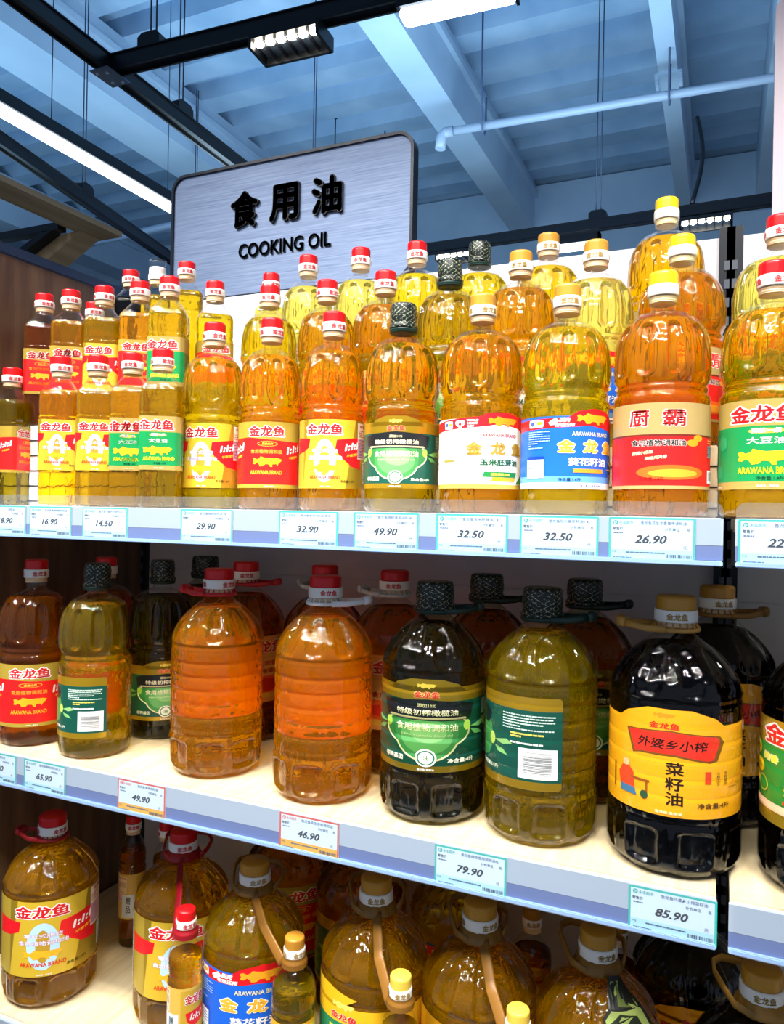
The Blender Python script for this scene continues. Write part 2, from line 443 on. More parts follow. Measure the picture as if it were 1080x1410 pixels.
# ------------------------------------------------------------------ the labels (design space: 105 mm high, x = arc length for a 50 mm radius)
RED, WHT, GLD, GRN = 'e0121c', 'f6f4ee', 'c9a227', '0f7a4e'
def logo(D, x, y, h=17, c=RED, e=WHT, wid=None, ew=.07): D.text('金龙鱼', x, y, h, c, .035, 0, wid or h*3.3, e, ew)
def brand(D, x, y, h, c, e=None, wid=None):
    D.text('ARAWANA BRAND', x, y, h, c, .03, 0, wid or h*7.6, e, .05)
def foot(D, x, y=3, c=WHT): D.text('金龙鱼 · 食用油', x, y, 2.2, c, .02)
def d_red():
    D = Decal(); D.rect(-92, 0, 92, 105, 'a38a30')
    D.poly([(-92, 6), (92, 6), (92, 78), (60, 75), (30, 75), (0, 77), (-30, 80), (-60, 79), (-92, 76)], 'e01818')
    logo(D, 0, 90, 17, 'd8101c', WHT, 58)
    D.ell(2, 70, 16, 4.4, 'f29a2a'); D.ell(2, 70, 14.5, 3.4, 'd01818'); D.text('黄金比例', 2, 70, 4.2, 'ffc43c', .03, .3)
    D.text('食用植物调和油', 0, 58, 7, 'ff9c34', .03, 0, 50)
    D.fish(2, 42, 46, 'f7a81e'); brand(D, 0, 25, 6.5, 'ffb02c', None, 50)
    D.text('1:1:1', 46, 63, 12, WHT, .06, .35, 30, rot=.25); D.text('平衡营养', 46, 50, 4.5, 'ffb02c', .04, .2, rot=.2)
    D.text('1:1:1', -52, 63, 12, WHT, .06, .35, 30, rot=.25); D.text('平衡营养', -52, 50, 4.5, 'ffb02c', .04, .2, rot=.2)
    D.rect(64, 8, 84, 98, 'f0a0a4'); D.bars(66, 40, 82, 95, 22, '6a3030'); D.barcode(66, 12, 82, 34, 5, True)
    D.rect(-84, 8, -68, 98, 'f0a0a4'); D.bars(-82, 20, -70, 95, 22, '6a3030')
    foot(D, 5); return D
def d_zero():
    D = Decal(); D.rect(-92, 0, 92, 105, 'm:b8962a'); D.rect(-92, 0, -40, 105, 'a88e2c'); D.poly([(-40, 0), (30, 0), (48, 105), (-30, 105)], 'ccaa2c')
    D.poly([(16, 74), (60, 80), (60, 30), (40, 34), (22, 48), (14, 60)], RED); D.poly([(-26, 76), (-62, 78), (-62, 52), (-40, 56), (-28, 62)], RED)
    logo(D, -4, 90, 17, 'd8101c', WHT, 58)
    D.ell(-2, 42, 17, 33, 'b8dcf0'); D.ell(-2, 42, 7.5, 23, 'b8922a')
    D.text('零反式脂肪', -2, 57, 6, WHT, .015, 0, 40, 'b070c8', .03)
    D.text('食用植物调和油', -2, 47, 6.5, WHT, .015, 0, 52, 'b070c8', .03)
    D.fish(-2, 31, 40, 'f5b322'); brand(D, -2, 17, 6, 'e2401c', None, 48)
    D.text('1:1:1', 41, 65, 11, WHT, .06, .35, 28, rot=.2); D.text('平衡营养', 43, 52, 4.5, 'ffb02c', .04, .2, 24, rot=.2)
    D.text('净含量:1.8升', 34, 11, 4.2, '4a3c14', .02)
    D.rect(52, 46, 80, 102, 'efd8c0'); D.text('中国', 66, 97, 5, 'c02818', .04, 0, 18); D.bars(54, 80, 78, 92, 4, 'b05848'); D.rect(52, 48, 80, 78, 'd8a0b4'); D.bars(54, 49, 78, 77, 12, '6c4a58')
    D.barcode(66, 10, 82, 42, 8, True)
    D.rect(-84, 8, -66, 100, 'efe0c8'); D.bars(-82, 12, -68, 96, 22, '6c4a58'); foot(D, 0); return D
def d_olive():
    D = Decal(); D.rect(-92, 0, 92, 96, 'm:b08c1c'); D.poly([(-40, 90), (40, 90), (30, 99), (14, 104.5), (-14, 104.5), (-30, 99)], 'm:b08c1c')
    D.rect(-92, 7, 92, 80, '0c4a3c')
    D.fish(0, 97, 18, 'e8c850'); D.text('金龙鱼', 0, 87, 7.5, 'd8201c', .04, 0, 24, 'f0d890', .03)
    D.ell(0, 47, 44, 23, 'e8e0b0'); D.ell(0, 44, 33, 33, 'e8e0b0'); D.ell(0, 47, 42, 21, '2f7a3c'); D.ell(0, 44, 31, 31, '3f8a48'); D.ell(0, 40, 25, 20, '62a860'); D.ell(2, 44, 17, 11, '86bf78')
    D.poly([(-44, 60), (-34, 58), (34, 58), (44, 60), (48, 76), (34, 79), (0, 82), (-34, 79), (-48, 76)], '14181c')
    D.poly([(-40, 59), (-34, 60), (34, 60), (40, 59), (38, 61.5), (-38, 61.5)], 'c8b890')
    D.text('添加10%', 0, 75, 4.4, 'e8dcb0', .02); D.text('特级初榨橄榄油', 0, 67, 7, 'f0e8c8', .02, 0, 60)
    D.text('食用植物调和油', 0, 50, 8.5, 'f4f2c8', .02, 0, 60); D.text('Edible Vegetable Blend Oil', 0, 41, 3.6, 'd8e8b8', .0, .3, 50)
    for sx in (-1, 1):
        D.ell(sx*40, 52, 4, 6, '9cc04a'); D.poly([(sx*44, 50), (sx*60, 54)[0:2], (sx*66, 52), (sx*58, 47)], '6cae5a'); D.poly([(sx*44, 47), (sx*56, 44), (sx*64, 38), (sx*50, 40)], '5a9c50')
    D.ell(0, 16, 10, 10, 'e8ecd8'); D.ell(0, 16, 8.4, 8.4, '2c6c50'); D.ell(0, 16, 6.8, 6.8, 'e8ecd8'); D.text('油', 0, 16, 6, '3c7c58', .02)
    D.text('非转基因', -33, 14, 6, 'e8e8d0', .03, 0, 22); D.text('净含量:4升', 34, 13, 5, 'e8e8d0', .03, 0, 28)
    D.bars(62, 60, 86, 78, 8, 'b8ccc0', .45, 4); D.bars(62, 48, 84, 57, 4, 'c8cc6c', .45, 6)
    D.barcode(72, 12, 88, 42, 9, True); D.bars(-86, 14, -66, 74, 18, 'b8ccc0', .4, 8)
    D.text('金龙鱼·食用油', 0, 3, 2.4, WHT, .02); return D
def d_olive_back():
    D = Decal(); D.poly(rounded(-92, 0, 30, 98, 4), 'm:b08c1c'); D.rect(-92, 9, 30, 84, '0c4a3c')
    D.poly([(-60, 20), (-44, 26), (-36, 44), (-40, 60), (-56, 76), (-92, 76), (-92, 14)], '3f8a48'); D.poly([(-58, 60), (-46, 60), (-40, 72), (-48, 80), (-62, 78)], '14181c')
    D.ell(-38, 46, 4, 7, 'b8d058'); D.poly([(-34, 46), (-20, 50), (-14, 46), (-24, 43)], '8cc070'); D.poly([(-34, 40), (-24, 38), (-18, 32), (-30, 34)], '7cb468')
    D.bars(-24, 62, 24, 80, 6, 'c8dcd0', .45, 4); D.bars(-16, 54, 14, 60, 2, 'd8cc5c', .6, 2); D.bars(-16, 47, 14, 50, 1, 'e8f0e8', .6, 3)
    D.rect(-8, 12, 26, 44, 'eef2f6'); D.barcode(-6, 13, 24, 43, 11, True); D.text('净含量:2.5升', -42, 17, 4.5, 'e8e8d0', .02, 0, 26); return D
def d_corn():
    D = Decal(); D.rect(-92, 0, 92, 96, 'b8a048'); D.rect(-92, 6, 92, 96, 'eef2f2')
    D.poly([(-92, 78), (-10, 84), (10, 88), (40, 84), (70, 70), (92, 74), (92, 100), (40, 100), (20, 104.5), (-4, 103), (-14, 98), (-92, 92)], 'e01824')
    D.poly(rounded(-62, 82, -48, 93, 2), WHT); D.ell(-58, 88, 2.6, 2.6, '3c5a9c'); D.ell(-52, 88, 2.6, 2, 'e8a820')
    D.ell(-40.5, 90, 3.4, 3.4, WHT); D.ell(-34.5, 90, 3.4, 3.4, WHT); D.poly([(-43.5, 88), (-37.5, 82), (-31.5, 88), (-37.5, 92)], WHT); D.ell(-37.5, 88, 2, 2, 'e01824')
    D.text('WORLD', -22, 93, 3, WHT, .05); D.text('HEART', -22, 89, 3, WHT, .05); D.text('DAY', -24, 85, 3, WHT, .05)
    D.fish(16, 92, 40, 'f0921a'); brand(D, 12, 73, 5, 'b0342c', None, 46)
    D.text('金', -20, 55, 18, 'b08a30', .05, 0, 19); D.text('龙', 9, 55, 18, 'b08a30', .05, 0, 19); D.text('鱼', 36, 55, 18, 'b08a30', .05, 0, 19)
    D.text('玉米胚芽油', 12, 36, 9, '1c5c34', .04, 0, 50)
    D.poly([(36, 8), (48, 20), (54, 48), (68, 60), (84, 40), (82, 12), (60, 6)], '3c8c34'); D.ell(64, 32, 11, 24, 'f4b21e')
    for i in range(5):
        for j in range(3): D.ell(58+j*6, 16+i*8, 2.4, 3, 'e09012', 8)
    D.poly([(-10, 16), (34, 16), (36, 23), (-8, 23)], '1c7c3c'); D.text('植物甾醇7800', 12, 19.5, 4, 'e8f04c', .03); D.poly([(0, 10), (32, 10), (34, 15.5), (2, 15.5)], 'e8a01c')
    D.bars(-62, 42, -42, 62, 7, '9cacc0', .4, 3); D.rect(-62, 12, -42, 40, 'b8c8d4'); D.rect(-61, 13, -43, 35, 'f4f6f6'); D.bars(-60, 14, -44, 34, 6, '7c94b0', .4, 9); D.rect(-61, 36, -43, 39.5, '8c8440')
    return D
def d_sun():
    D = Decal(); D.rect(-92, 0, 92, 94, 'f2f4f8'); D.rect(-92, 10, 92, 94, '1660d0'); D.rect(-92, 8, 92, 16, '5c9ce8')
    D.poly([(-92, 76), (-6, 80), (10, 82), (40, 78), (60, 68), (92, 72), (92, 100), (56, 88), (36, 102), (16, 104.5), (-4, 100), (-14, 92), (-92, 90)], 'd8141c')
    D.poly(rounded(-62, 80, -42, 90, 2), WHT); D.ell(-57, 85, 3, 3, '3c5a9c'); D.ell(-47, 85.5, 3.4, 2.4, 'e8a820')
    D.poly([(-36, 86), (-28, 92), (-24, 88), (-28, 83), (-34, 82)], WHT); D.text('脱壳', -18, 89, 6, WHT, .05, .2); D.text('物理压榨', -18, 82.5, 5, WHT, .04, .1, 22)
    D.fish(16, 91, 42, 'f0a020'); brand(D, 14, 71, 5.5, 'e0d8b0', None, 48)
    D.text('金', -16, 55, 17, 'e8b030', .05, 0, 19, WHT, .04); D.text('龙', 12, 55, 17, 'e8b030', .05, 0, 19, WHT, .04); D.text('鱼', 38, 55, 17, 'e8b030', .05, 0, 19, WHT, .04)
    D.text('葵花籽油', 10, 35, 11, WHT, .03, 0, 48)
    D.rect(-8, 21, 30, 26, 'c8902c')
    for k in range(12):
        a = k*PI/6; D.poly([(60+8*math.cos(a-.2), 26+8*math.sin(a-.2)), (60+24*math.cos(a), 26+24*math.sin(a)), (60+8*math.cos(a+.2), 26+8*math.sin(a+.2))], 'f4b81c')
    D.ell(60, 26, 11, 11, 'a85a14'); D.bars(-62, 52, -34, 76, 8, '9cc0f0', .4, 3); D.rect(-64, 14, -40, 38, 'e8f0f8'); D.rect(-64, 38, -40, 42, '0c3c9c'); D.bars(-62, 15, -42, 36, 6, '5c80b0', .4, 4)
    D.text('净含量:1.8升', -12, 12, 4.4, '142c5c', .03); D.text('维生素E · 植物甾醇', 12, 4, 3, '1c3c7c', .03); return D
def d_chu():
    D = Decal(); D.rect(-92, 0, 92, 105, 'a8905a'); D.rect(-92, 4, 92, 66, 'e41a1a'); D.rect(-92, 64, 92, 66.5, '6a2418')
    D.text('厨', -20, 86, 20, 'e01c1c', .022, 0, 22, WHT, .035); D.text('霸', 16, 86, 20, 'e01c1c', .018, 0, 24, WHT, .035)
    D.text('食用植物调和油', 0, 56, 8, '241410', .03, 0, 56, WHT, .03)
    D.ell(36, 56, 7, 4.2, 'f5941e'); D.ell(43, 62, 6, 4, 'f5941e'); D.poly([(33, 55), (42, 62), (46, 60), (38, 53)], 'f5941e')
    D.text('好厨小好油', -16, 44, 4.4, 'ffe0b0', .05, .2, rot=.12); D.text('美味天天香', -2, 38, 4.4, 'ffe0b0', .05, .2, rot=.12)
    D.ell(14, 20, 36, 9, 'f0601c'); D.ell(16, 19, 26, 5, 'fb9a2c'); D.rect(60, 40, 76, 54, '8a9ca4'); D.bars(60, 41, 76, 53, 5, '40484c'); D.bars(60, 56, 76, 62, 2, 'ffb050'); D.barcode(60, 8, 78, 24, 4)
    D.text('净含量:1.8升', -6, 12, 4.4, '8a1010', .02)
    D.rect(-80, 12, -66, 60, 'c81414'); D.bars(-79, 14, -67, 58, 14, 'ffb090', .4, 6); return D
def d_soy():
    D = Decal(); D.rect(-92, 0, 92, 105, 'a8904a'); D.rect(-92, 9, 92, 74, '0c8a48')
    logo(D, -6, 88, 20, 'dc141c', WHT, 66)
    D.ell(-2, 68, 17, 3, 'd8c83c'); D.text('精炼一级', -2, 68.5, 6, WHT, .05, .2, 28, 'c89c20', .04)
    D.text('大豆油', -2, 57, 8, WHT, .02, 0, 36); D.fish(-2, 38, 54, 'f5b41e'); brand(D, 0, 22, 8, 'f4f010', None, 58)
    D.text('净含量:1.8升', 2, 13, 4.4, '0a4428', .02); D.ell(46, 34, 11, 11, '1c9a5c'); D.ell(46, 34, 9, 9, '128c50'); D.ell(-52, 56, 9, 9, '1c9a5c'); D.ell(-60, 22, 9, 9, '1c9a5c')
    D.rect(60, 14, 86, 68, '0a7c40'); D.bars(62, 30, 84, 66, 12, 'b0dcb8', .4); D.barcode(66, 12, 84, 28, 4); D.text('金龙鱼 · 食用油', 0, 4, 2.8, WHT, .02); foot(D, -60)
    D.rect(-86, 14, -70, 70, 'e8ece0'); D.bars(-85, 15, -71, 69, 14, '4c6c58', .4); return D
def d_rape():
    D = Decal(); D.rect(-96, 0, 96, 90, 'f0a814'); D.poly([(-46, 86), (46, 86), (34, 97), (16, 104.5), (-16, 104.5), (-34, 97)], 'f0a814')
    D.fish(-4, 98, 16, 'd88c10'); D.text('金龙鱼', -4, 88, 6.5, 'd8281c', .03, 0, 22)
    D.poly([(-34, 80), (0, 84), (38, 80), (42, 74), (36, 56), (30, 54), (4, 59), (-22, 58), (-28, 56)], '7a4a10'); D.poly([(-32, 79), (0, 82.5), (36, 79), (38, 74), (33, 57), (28, 56), (4, 61), (-20, 60), (-26, 58)], 'e0301c')
    D.text('外婆乡小榨', 2, 70, 10, '1c100c', .02, .12, 52)
    D.text('菜籽油', 4, 47, 13, '2a1a0c', .02, vert=True)
    D.rect(26, 34, 31, 46, 'd8401c'); D.text('小榨工艺', 37, 44, 3, '4a3010', .0, vert=True); D.text('非转基因', 44, 44, 3, '4a3010', .0, vert=True)
    D.text('净含量:4升', 34, 13, 5.5, '5a3c0c', .02, 0, 27)
    D.ell(-34, 44, 3.2, 3.6, 'e0b080'); D.poly([(-40, 20), (-26, 20), (-27, 36), (-31, 41), (-38, 40), (-42, 32)], 'd8401c'); D.poly([(-40, 14), (-24, 14), (-26, 21), (-40, 21)], '3c6c8c')
    D.rect(-30, 30, -14, 32, '8c4a14'); D.rect(-17, 14, -15.5, 30, '8c4a14'); D.ell(-18, 17, 3, 4, '2c4c34'); D.rect(-48, 14, -46.5, 40, '7c4414')
    for i in range(5): D.poly([(46+i*7, 30+i*3), (52+i*7, 36+i*3), (58+i*7, 30+i*3)], 'd89010')
    D.bars(70, 20, 82, 76, 16, 'b07c18', .4); D.ell(74, 84, 5, 5, WHT); D.bars(-88, 14, -70, 80, 16, 'b07c18', .4); D.text('金龙鱼·食用油', 0, 4, 3, 'fbe8c0', .02); return D
def d_green2():
    D = Decal(); D.rect(-96, 0, 96, 100, 'm:c8a42c'); D.poly([(-96, 12), (96, 12), (96, 70), (40, 74), (0, 70), (-50, 76), (-96, 70)], '128a34')
    logo(D, -16, 86, 20, 'dc141c', WHT, 70)
    D.text('纯香', -44, 62, 8, 'f0f040', .05, 0, 18, WHT, .04); D.text('低芥酸', -14, 60, 9, WHT, .04, 0, 32, '0a5a28', .04)
    D.text('菜籽油', 22, 58, 12, WHT, .04, 0, 44)
    for x, y in ((-66, 66), (-60, 50), (-70, 36)): D.ell(x, y, 8, 7, 'f4d01c'); D.ell(x, y, 3, 3, 'b0a010')
    D.ell(-54, 34, 8, 8, 'c8c83c'); D.ell(-54, 34, 6.5, 6.5, '128a34'); D.fish(-12, 34, 36, 'f2a41e'); D.rect(-70, 12, 40, 20, 'f0c8a0'); D.text('净含量:4升', 0, 16, 4.5, 'c03020', .02); brand(D, -12, 24, 5, 'd8401c'); return D
def d_corn2():
    D = Decal(); D.rect(-96, 0, 96, 88, 'e8b41c'); D.poly([(-96, 84), (-40, 84), (-20, 98), (-50, 104.5), (-80, 104), (-96, 96)], 'e8b41c')
    D.poly([(-96, 12), (20, 12), (14, 62), (-30, 70), (-96, 66)], '0c7c54'); D.fish(-34, 88, 24, 'f4d060'); D.text('金龙鱼', -34, 76, 7.5, 'd8201c', .04, 0, 28, 'f4e8c0', .03)
    D.text('胚芽甜香', -34, 60, 8, 'f0e83c', .03, .1, 34); D.text('玉米油', -30, 46, 14, WHT, .04, 0, 44); D.bars(-60, 20, 0, 34, 4, 'b8e0c8', .4); brand(D, 50, 60, 6, 'c83420'); return D
def d_blend5():
    D = Decal(); D.rect(-96, 0, 96, 100, 'm:dca41c'); D.rect(-96, 8, 96, 12, 'a83418'); D.text('金龙鱼', 0, 84, 12, 'd8201c', .04, 0, 44, 'f6e8b8', .04); D.rect(-40, 56, 40, 72, 'b0281c')
    D.text('花生浓香', 0, 64, 9, 'ffe8a0', .03, 0, 46); D.text('食用植物调和油', 0, 44, 8, '7a2410', .03, 0, 60); D.ell(0, 26, 34, 9, 'e8601c'); D.bars(56, 16, 84, 80, 16, '8a5a14', .4); return D
def d_peanut():
    D = Decal(); D.rect(-60, 0, 60, 100, 'e8a050'); D.rect(-60, 6, 60, 66, 'ee5a1c'); logo(D, 0, 84, 18, 'd8201c', 'f6d8b0', 62)
    D.rect(-42, 40, 42, 66, 'f2b060'); D.text('花生浓香', 0, 59, 8, 'c03018', .03, 0, 40); D.text('食用植物调和油', 0, 47, 8, 'c03018', .03, 0, 62); D.ell(0, 26, 36, 10, 'e02c14'); D.rect(-60, 6, 60, 14, 'f0b440'); return D
def d_rear():
    D = Decal(); D.rect(-70, 0, 70, 100, 'f2b428'); D.rect(-70, 0, 70, 8, 'e89a1c'); D.text('食用植物调和油', 0, 50, 8, 'd86a1c', .02, 0, 60); D.rect(-50, 14, -30, 40, 'f4e8d0'); return D
def d_gift():
    D = Decal(); D.rect(-92, 0, 92, 105, 'd8b04c'); D.rect(-92, 60, -30, 100, 'e8cfa8'); D.bars(-88, 62, -34, 98, 12, '9c5a48', .5, 5); D.rect(-92, 40, -30, 58, 'e0a0b0'); D.bars(-88, 41, -34, 57, 6, '8a5a68', .5)
    D.rect(-50, 4, 0, 58, 'dfe9ee'); D.text('赠品', -25, 44, 18, '5a646c', .02, vert=True); D.rect(6, 4, 92, 100, 'c8a030'); logo(D, 48, 84, 16, 'd8101c', WHT, 60); D.poly([(20, 60), (80, 66), (80, 40), (40, 34), (24, 46)], RED); D.text('1:1:1', 52, 52, 12, WHT, .05, .3, 40); return D
def d_gift2():
    D = Decal(); D.rect(-92, 0, 92, 105, 'e0a818'); D.rect(-92, 0, 92, 60, '1c1810'); D.text('金龙鱼', 0, 44, 22, 'e8c030', .03, 0, 90); D.rect(20, 66, 80, 98, 'e8c850'); return D
DESIGN = dict(red=d_red, zero=d_zero, olive=d_olive, oliveb=d_olive_back, corn=d_corn, sun=d_sun, chu=d_chu, soy=d_soy, rape=d_rape, green2=d_green2, corn2=d_corn2, blend5=d_blend5, peanut=d_peanut, rear=d_rear, gift=d_gift, gift2=d_gift2)
LAB = {}
def label_mesh(shape_key, design):
    k = (shape_key, design)
    if k not in LAB:
        s = SHAPES[shape_key]; D = DESIGN[design](); z0, z1 = s.lz
        sy = (z1-z0)*1000/105.0; sx = s.R*1000/50.0
        if shape_key == 's9': sx *= 1.12
        st = 2.0 if shape_key == 's9' else 3.0
        xs = [v[0] for v in D.items[0][0]]
        # the paper itself = the first flat shape, the print = all the rest
        P = Decal(); P.cols = [D.cols[D.items[0][2]]]; P.items = [(D.items[0][0], D.items[0][1], 0, 1)]
        if design in ('olive', 'rape', 'corn2'): P.items.append((D.items[1][0], D.items[1][1], 0, 1)); D.items = D.items[2:]
        else: D.items = D.items[1:]
        f = wrap(s, z0, sx, sy)
        pm = P.build(f, st); dm = D.build(f, st) if D.items else None
        # the paper needs cuts across its height only on curved shapes: it is straight there, so none
        LAB[k] = (pm, dm)
    return LAB[k]

# ------------------------------------------------------------------ caps
CAPM = {}
def cap_pattern(name, c1, c2):
    mt, nt, out = nodemat(name); N = nt.nodes.new; L = nt.links.new
    b = N('ShaderNodeBsdfPrincipled'); L(b.outputs[0], out.inputs[0]); tc = N('ShaderNodeTexCoord'); sp = N('ShaderNodeSeparateXYZ'); L(tc.outputs['Object'], sp.inputs[0])
    at = N('ShaderNodeMath'); at.operation = 'ARCTAN2'; L(sp.outputs['Y'], at.inputs[0]); L(sp.outputs['X'], at.inputs[1])
    vals = []
    for sg in (1, -1):
        a = N('ShaderNodeMath'); a.operation = 'MULTIPLY'; L(at.outputs[0], a.inputs[0]); a.inputs[1].default_value = 14
        z = N('ShaderNodeMath'); z.operation = 'MULTIPLY_ADD'; L(sp.outputs['Z'], z.inputs[0]); z.inputs[1].default_value = sg*1000; L(a.outputs[0], z.inputs[2])
        s = N('ShaderNodeMath'); s.operation = 'SINE'; L(z.outputs[0], s.inputs[0]); vals.append(s)
    mu = N('ShaderNodeMath'); mu.operation = 'MAXIMUM'; L(vals[0].outputs[0], mu.inputs[0]); L(vals[1].outputs[0], mu.inputs[1])
    no = N('ShaderNodeTexNoise'); L(tc.outputs['Object'], no.inputs['Vector']); no.inputs['Scale'].default_value = 420
    ad = N('ShaderNodeMath'); ad.operation = 'ADD'; L(mu.outputs[0], ad.inputs[0]); L(no.outputs[0], ad.inputs[1])
    gt = N('ShaderNodeMath'); gt.operation = 'GREATER_THAN'; L(ad.outputs[0], gt.inputs[0]); gt.inputs[1].default_value = 1.50
    mx = N('ShaderNodeMix'); mx.data_type = 'RGBA'; L(gt.outputs[0], mx.inputs[0]); mx.inputs[6].default_value = lin(c1); mx.inputs[7].default_value = lin(c2)
    L(mx.outputs[2], b.inputs['Base Color']); b.inputs['Roughness'].default_value = .35
    return mt
PATT = cap_pattern('dark_green_patterned_cap', '050f0a', 'a8b494')
def cap_parts(kind, shape_key):
    k = (kind, shape_key)
    if k in CAPM: return CAPM[k]
    s = SHAPES[shape_key]; R = s.neck*1.22; top = s.H; h = .030 if s.H > .26 else .026
    if shape_key in ('g', 'gf'): h = .026
    parts = []
    if kind == 'dark':
        h = .036; z0 = top-h
        prof = [(0, 1.08), (.10, 1.10), (.16, 1.02), (.2, .98), (.5, 1.02), (.82, .98), (.95, .94), (1, .86)]
        def f(z, th): return R*1.08*interp(prof, (z-z0)/h)*(1+.012*math.sin(th*24))
        parts.append(('cap', mesh_from(lathe(f, [z0+h*i/26 for i in range(27)], 72), PATT, True), None))
        parts.append(('neck_ring', mesh_from(lathe(lambda z, th: R*1.16-(.001 if abs(z-z0+.002) > .002 else 0), [z0-.006+.001*i for i in range(6)], 48), plain('10302a', .4), True), None))
    else:
        cc = {'red': 'd40c14', 'gold': 'c08a2c', 'yellow': 'f2c814', 'white': 'f0f0ec', 'brown': 'b07a26', 'clear': 'e8e4dc', 'blue': '2858c0', 'paleyellow': 'e6c24a'}[kind]
        tc = {'red': 'd02028', 'yellow': 'e8b818', 'clear': 'b0b0b0'}.get(kind, 'a88434')
        z0 = top-h; zb = z0+h*.46
        def f(z, th):
            t = (z-zb)/(top-zb); r = R*(.97 if t < .8 else .97-.10*((t-.8)/.2)**2)
            return r*(1-.018*(1 if (th*36/PI) % 2 < 1 else 0)*(1 if t < .8 else 0))
        parts.append(('cap', mesh_from(lathe(f, [zb+(top-zb)*i/10 for i in range(11)], 72), plain(cc, .33, 0, .5), True), None))
        band = mesh_from(lathe(lambda z, th: R*1.05-.0004*abs((z-z0)/(zb-z0)*2-1)**6, [z0+(zb-z0)*i/8 for i in range(9)], 48), plain('f2f2ee' if kind != 'yellow' else 'eeeae0', .4), True)
        D = Decal(); 
        if kind not in ('yellow', 'white', 'clear'):
            for a in range(3):
                D.text('金龙鱼', a*R*1050*2*PI/3, 0, h*.46*1000*.58, tc, .03)
        def mp(x, y, hh):
            r = R*1.05+.0003+hh; th = -PI/2+x/1000/(R*1.05)+.25; return Vector((r*math.cos(th), r*math.sin(th), (z0+zb)/2+y/1000))
        lett = D.build(mp, 2.5) if D.items else None
        parts.append(('cap_band', band, lett))
        parts.append(('neck_ring', mesh_from(lathe(lambda z, th: s.neck*(1.15 if int((z-z0)*1000+50) % 4 < 2 else 1.06)*(1+.01*math.sin(th*20)), [z0-.008+.001*i for i in range(9)], 48), plain('e8c8a0' if kind in ('red', 'gold') else 'ecdca8', .4), True), None))
        if kind == 'clear':
            parts.append(('dust_cap', mesh_from(lathe(lambda z, th: R*(.9 if z < top+.01 else 1.0), [top+.001*i for i in range(16)], 32), SHELL, True), None))
    CAPM[k] = parts; return parts

BODY = {}
def body_parts(sk, smoky=False):
    k = (sk, smoky)
    if k not in BODY:
        s = SHAPES[sk]
        shell = mesh_from(lathe(s.fn, [z for z in s.zs if z <= s.top], s.n, cap1=False), SHELL_GREEN if smoky else SHELL, True)
        zs = [z for z in s.zs if .0015 < z < s.fill]+[s.fill]
        BODY[k] = (shell, lambda: lathe(lambda z, th: s.fn(z, th, .0013), zs, s.n))
    return BODY[k]
OILM = {}
def oil_mesh(sk, c):
    if (sk, c) not in OILM:
        if sk not in OILM: OILM[sk] = mesh_from(body_parts(sk)[1](), OIL[c], True)
        me = OILM[sk].copy(); me.materials[0] = OIL[c]
        OILM[(sk, c)] = me
    return OILM[(sk, c)]

# ------------------------------------------------------------------ handles
HND = {}
def handle_mesh(kind, sk, col):
    k = (kind, sk, col)
    if k in HND: return HND[k]
    s = SHAPES[sk]; z = s.nz+.002; bm = bmesh.new(); r0 = s.neck+.002
    if kind == 'flat':            # snap ring round the neck with a folded strap that sticks out sideways (+x)
        n = 40; prof = [(r0, 0), (r0+.0055, -.001), (r0+.0068, .0015), (r0+.0055, .004), (r0, .004)]
        rings = [[bm.verts.new((r*math.cos(a*2*PI/n), r*math.sin(a*2*PI/n), z+h)) for r, h in prof] for a in range(n)]
        for a in range(n):
            A, B = rings[a], rings[(a+1) % n]
            for j in range(5): bm.faces.new((A[j], B[j], B[(j+1) % 5], A[(j+1) % 5]))
        for sy in (-1, 1):        # the two rails of the strap
            tube(bm, [(r0*.6, sy*(r0+.003), z+.002), (r0+.012, sy*(r0+.001), z+.0025), (r0+.026, sy*(r0-.007), z+.004), (r0+.036, sy*.009, z+.006)], .0022, .004, 8)
        tube(bm, [(r0+.036, .010, z+.006), (r0+.042, .006, z+.007), (r0+.044, 0, z+.007), (r0+.042, -.006, z+.007), (r0+.036, -.010, z+.006)], .0028, .006, 8)
        b = bx(r0+.030, -.010, z+.001, r0+.038, .010, z+.010, bev=.001); me_ = bpy.data.meshes.new('x'); b.to_mesh(me_); b.free(); bm.from_mesh(me_)
        for a in range(18):       # ribs of the ring
            t = a*2*PI/18; c, s_ = math.cos(t), math.sin(t)
            tube(bm, [(c*r0, s_*r0, z+.010), (c*(r0+.0055), s_*(r0+.0055), z+.003)], .0009, .0012, 5)
    else:                          # ribbed cone collar and a tall bail standing up behind the neck
        n = 48
        prof = [(r0, .010), (r0+.003, .009), (r0+.0085, -.001), (r0+.0095, -.004), (r0+.0075, -.004), (r0, .004)]
        rings = [[bm.verts.new(((r-(.0016 if (a % 4 < 1 and 0 < j < 3) else 0))*math.cos(a*2*PI/n), (r-(.0016 if (a % 4 < 1 and 0 < j < 3) else 0))*math.sin(a*2*PI/n), z+h)) for j, (r, h) in enumerate(prof)] for a in range(n)]
        for a in range(n):
            A, B = rings[a], rings[(a+1) % n]
            for j in range(6): bm.faces.new((A[j], B[j], B[(j+1) % 6], A[(j+1) % 6]))
        q = r0+.009
        path = [(-q*.35, -q*.85, -.002+z), (-q, -q*.45, z), (-q-.010, .006, z+.006), (-q-.018, .024, z+.012), (-q-.018, .038, z+.0155), (-q-.008, .049, z+.016), (q*.5, .051, z+.014), (q, .040, z+.009), (q+.003, .02, z+.003), (q, .004, z-.002)]
        tube(bm, path, .0022, .0048, 8)
    me = mesh_from(bm, plain(col, .4, 0, .5), True); HND[k] = me; return me

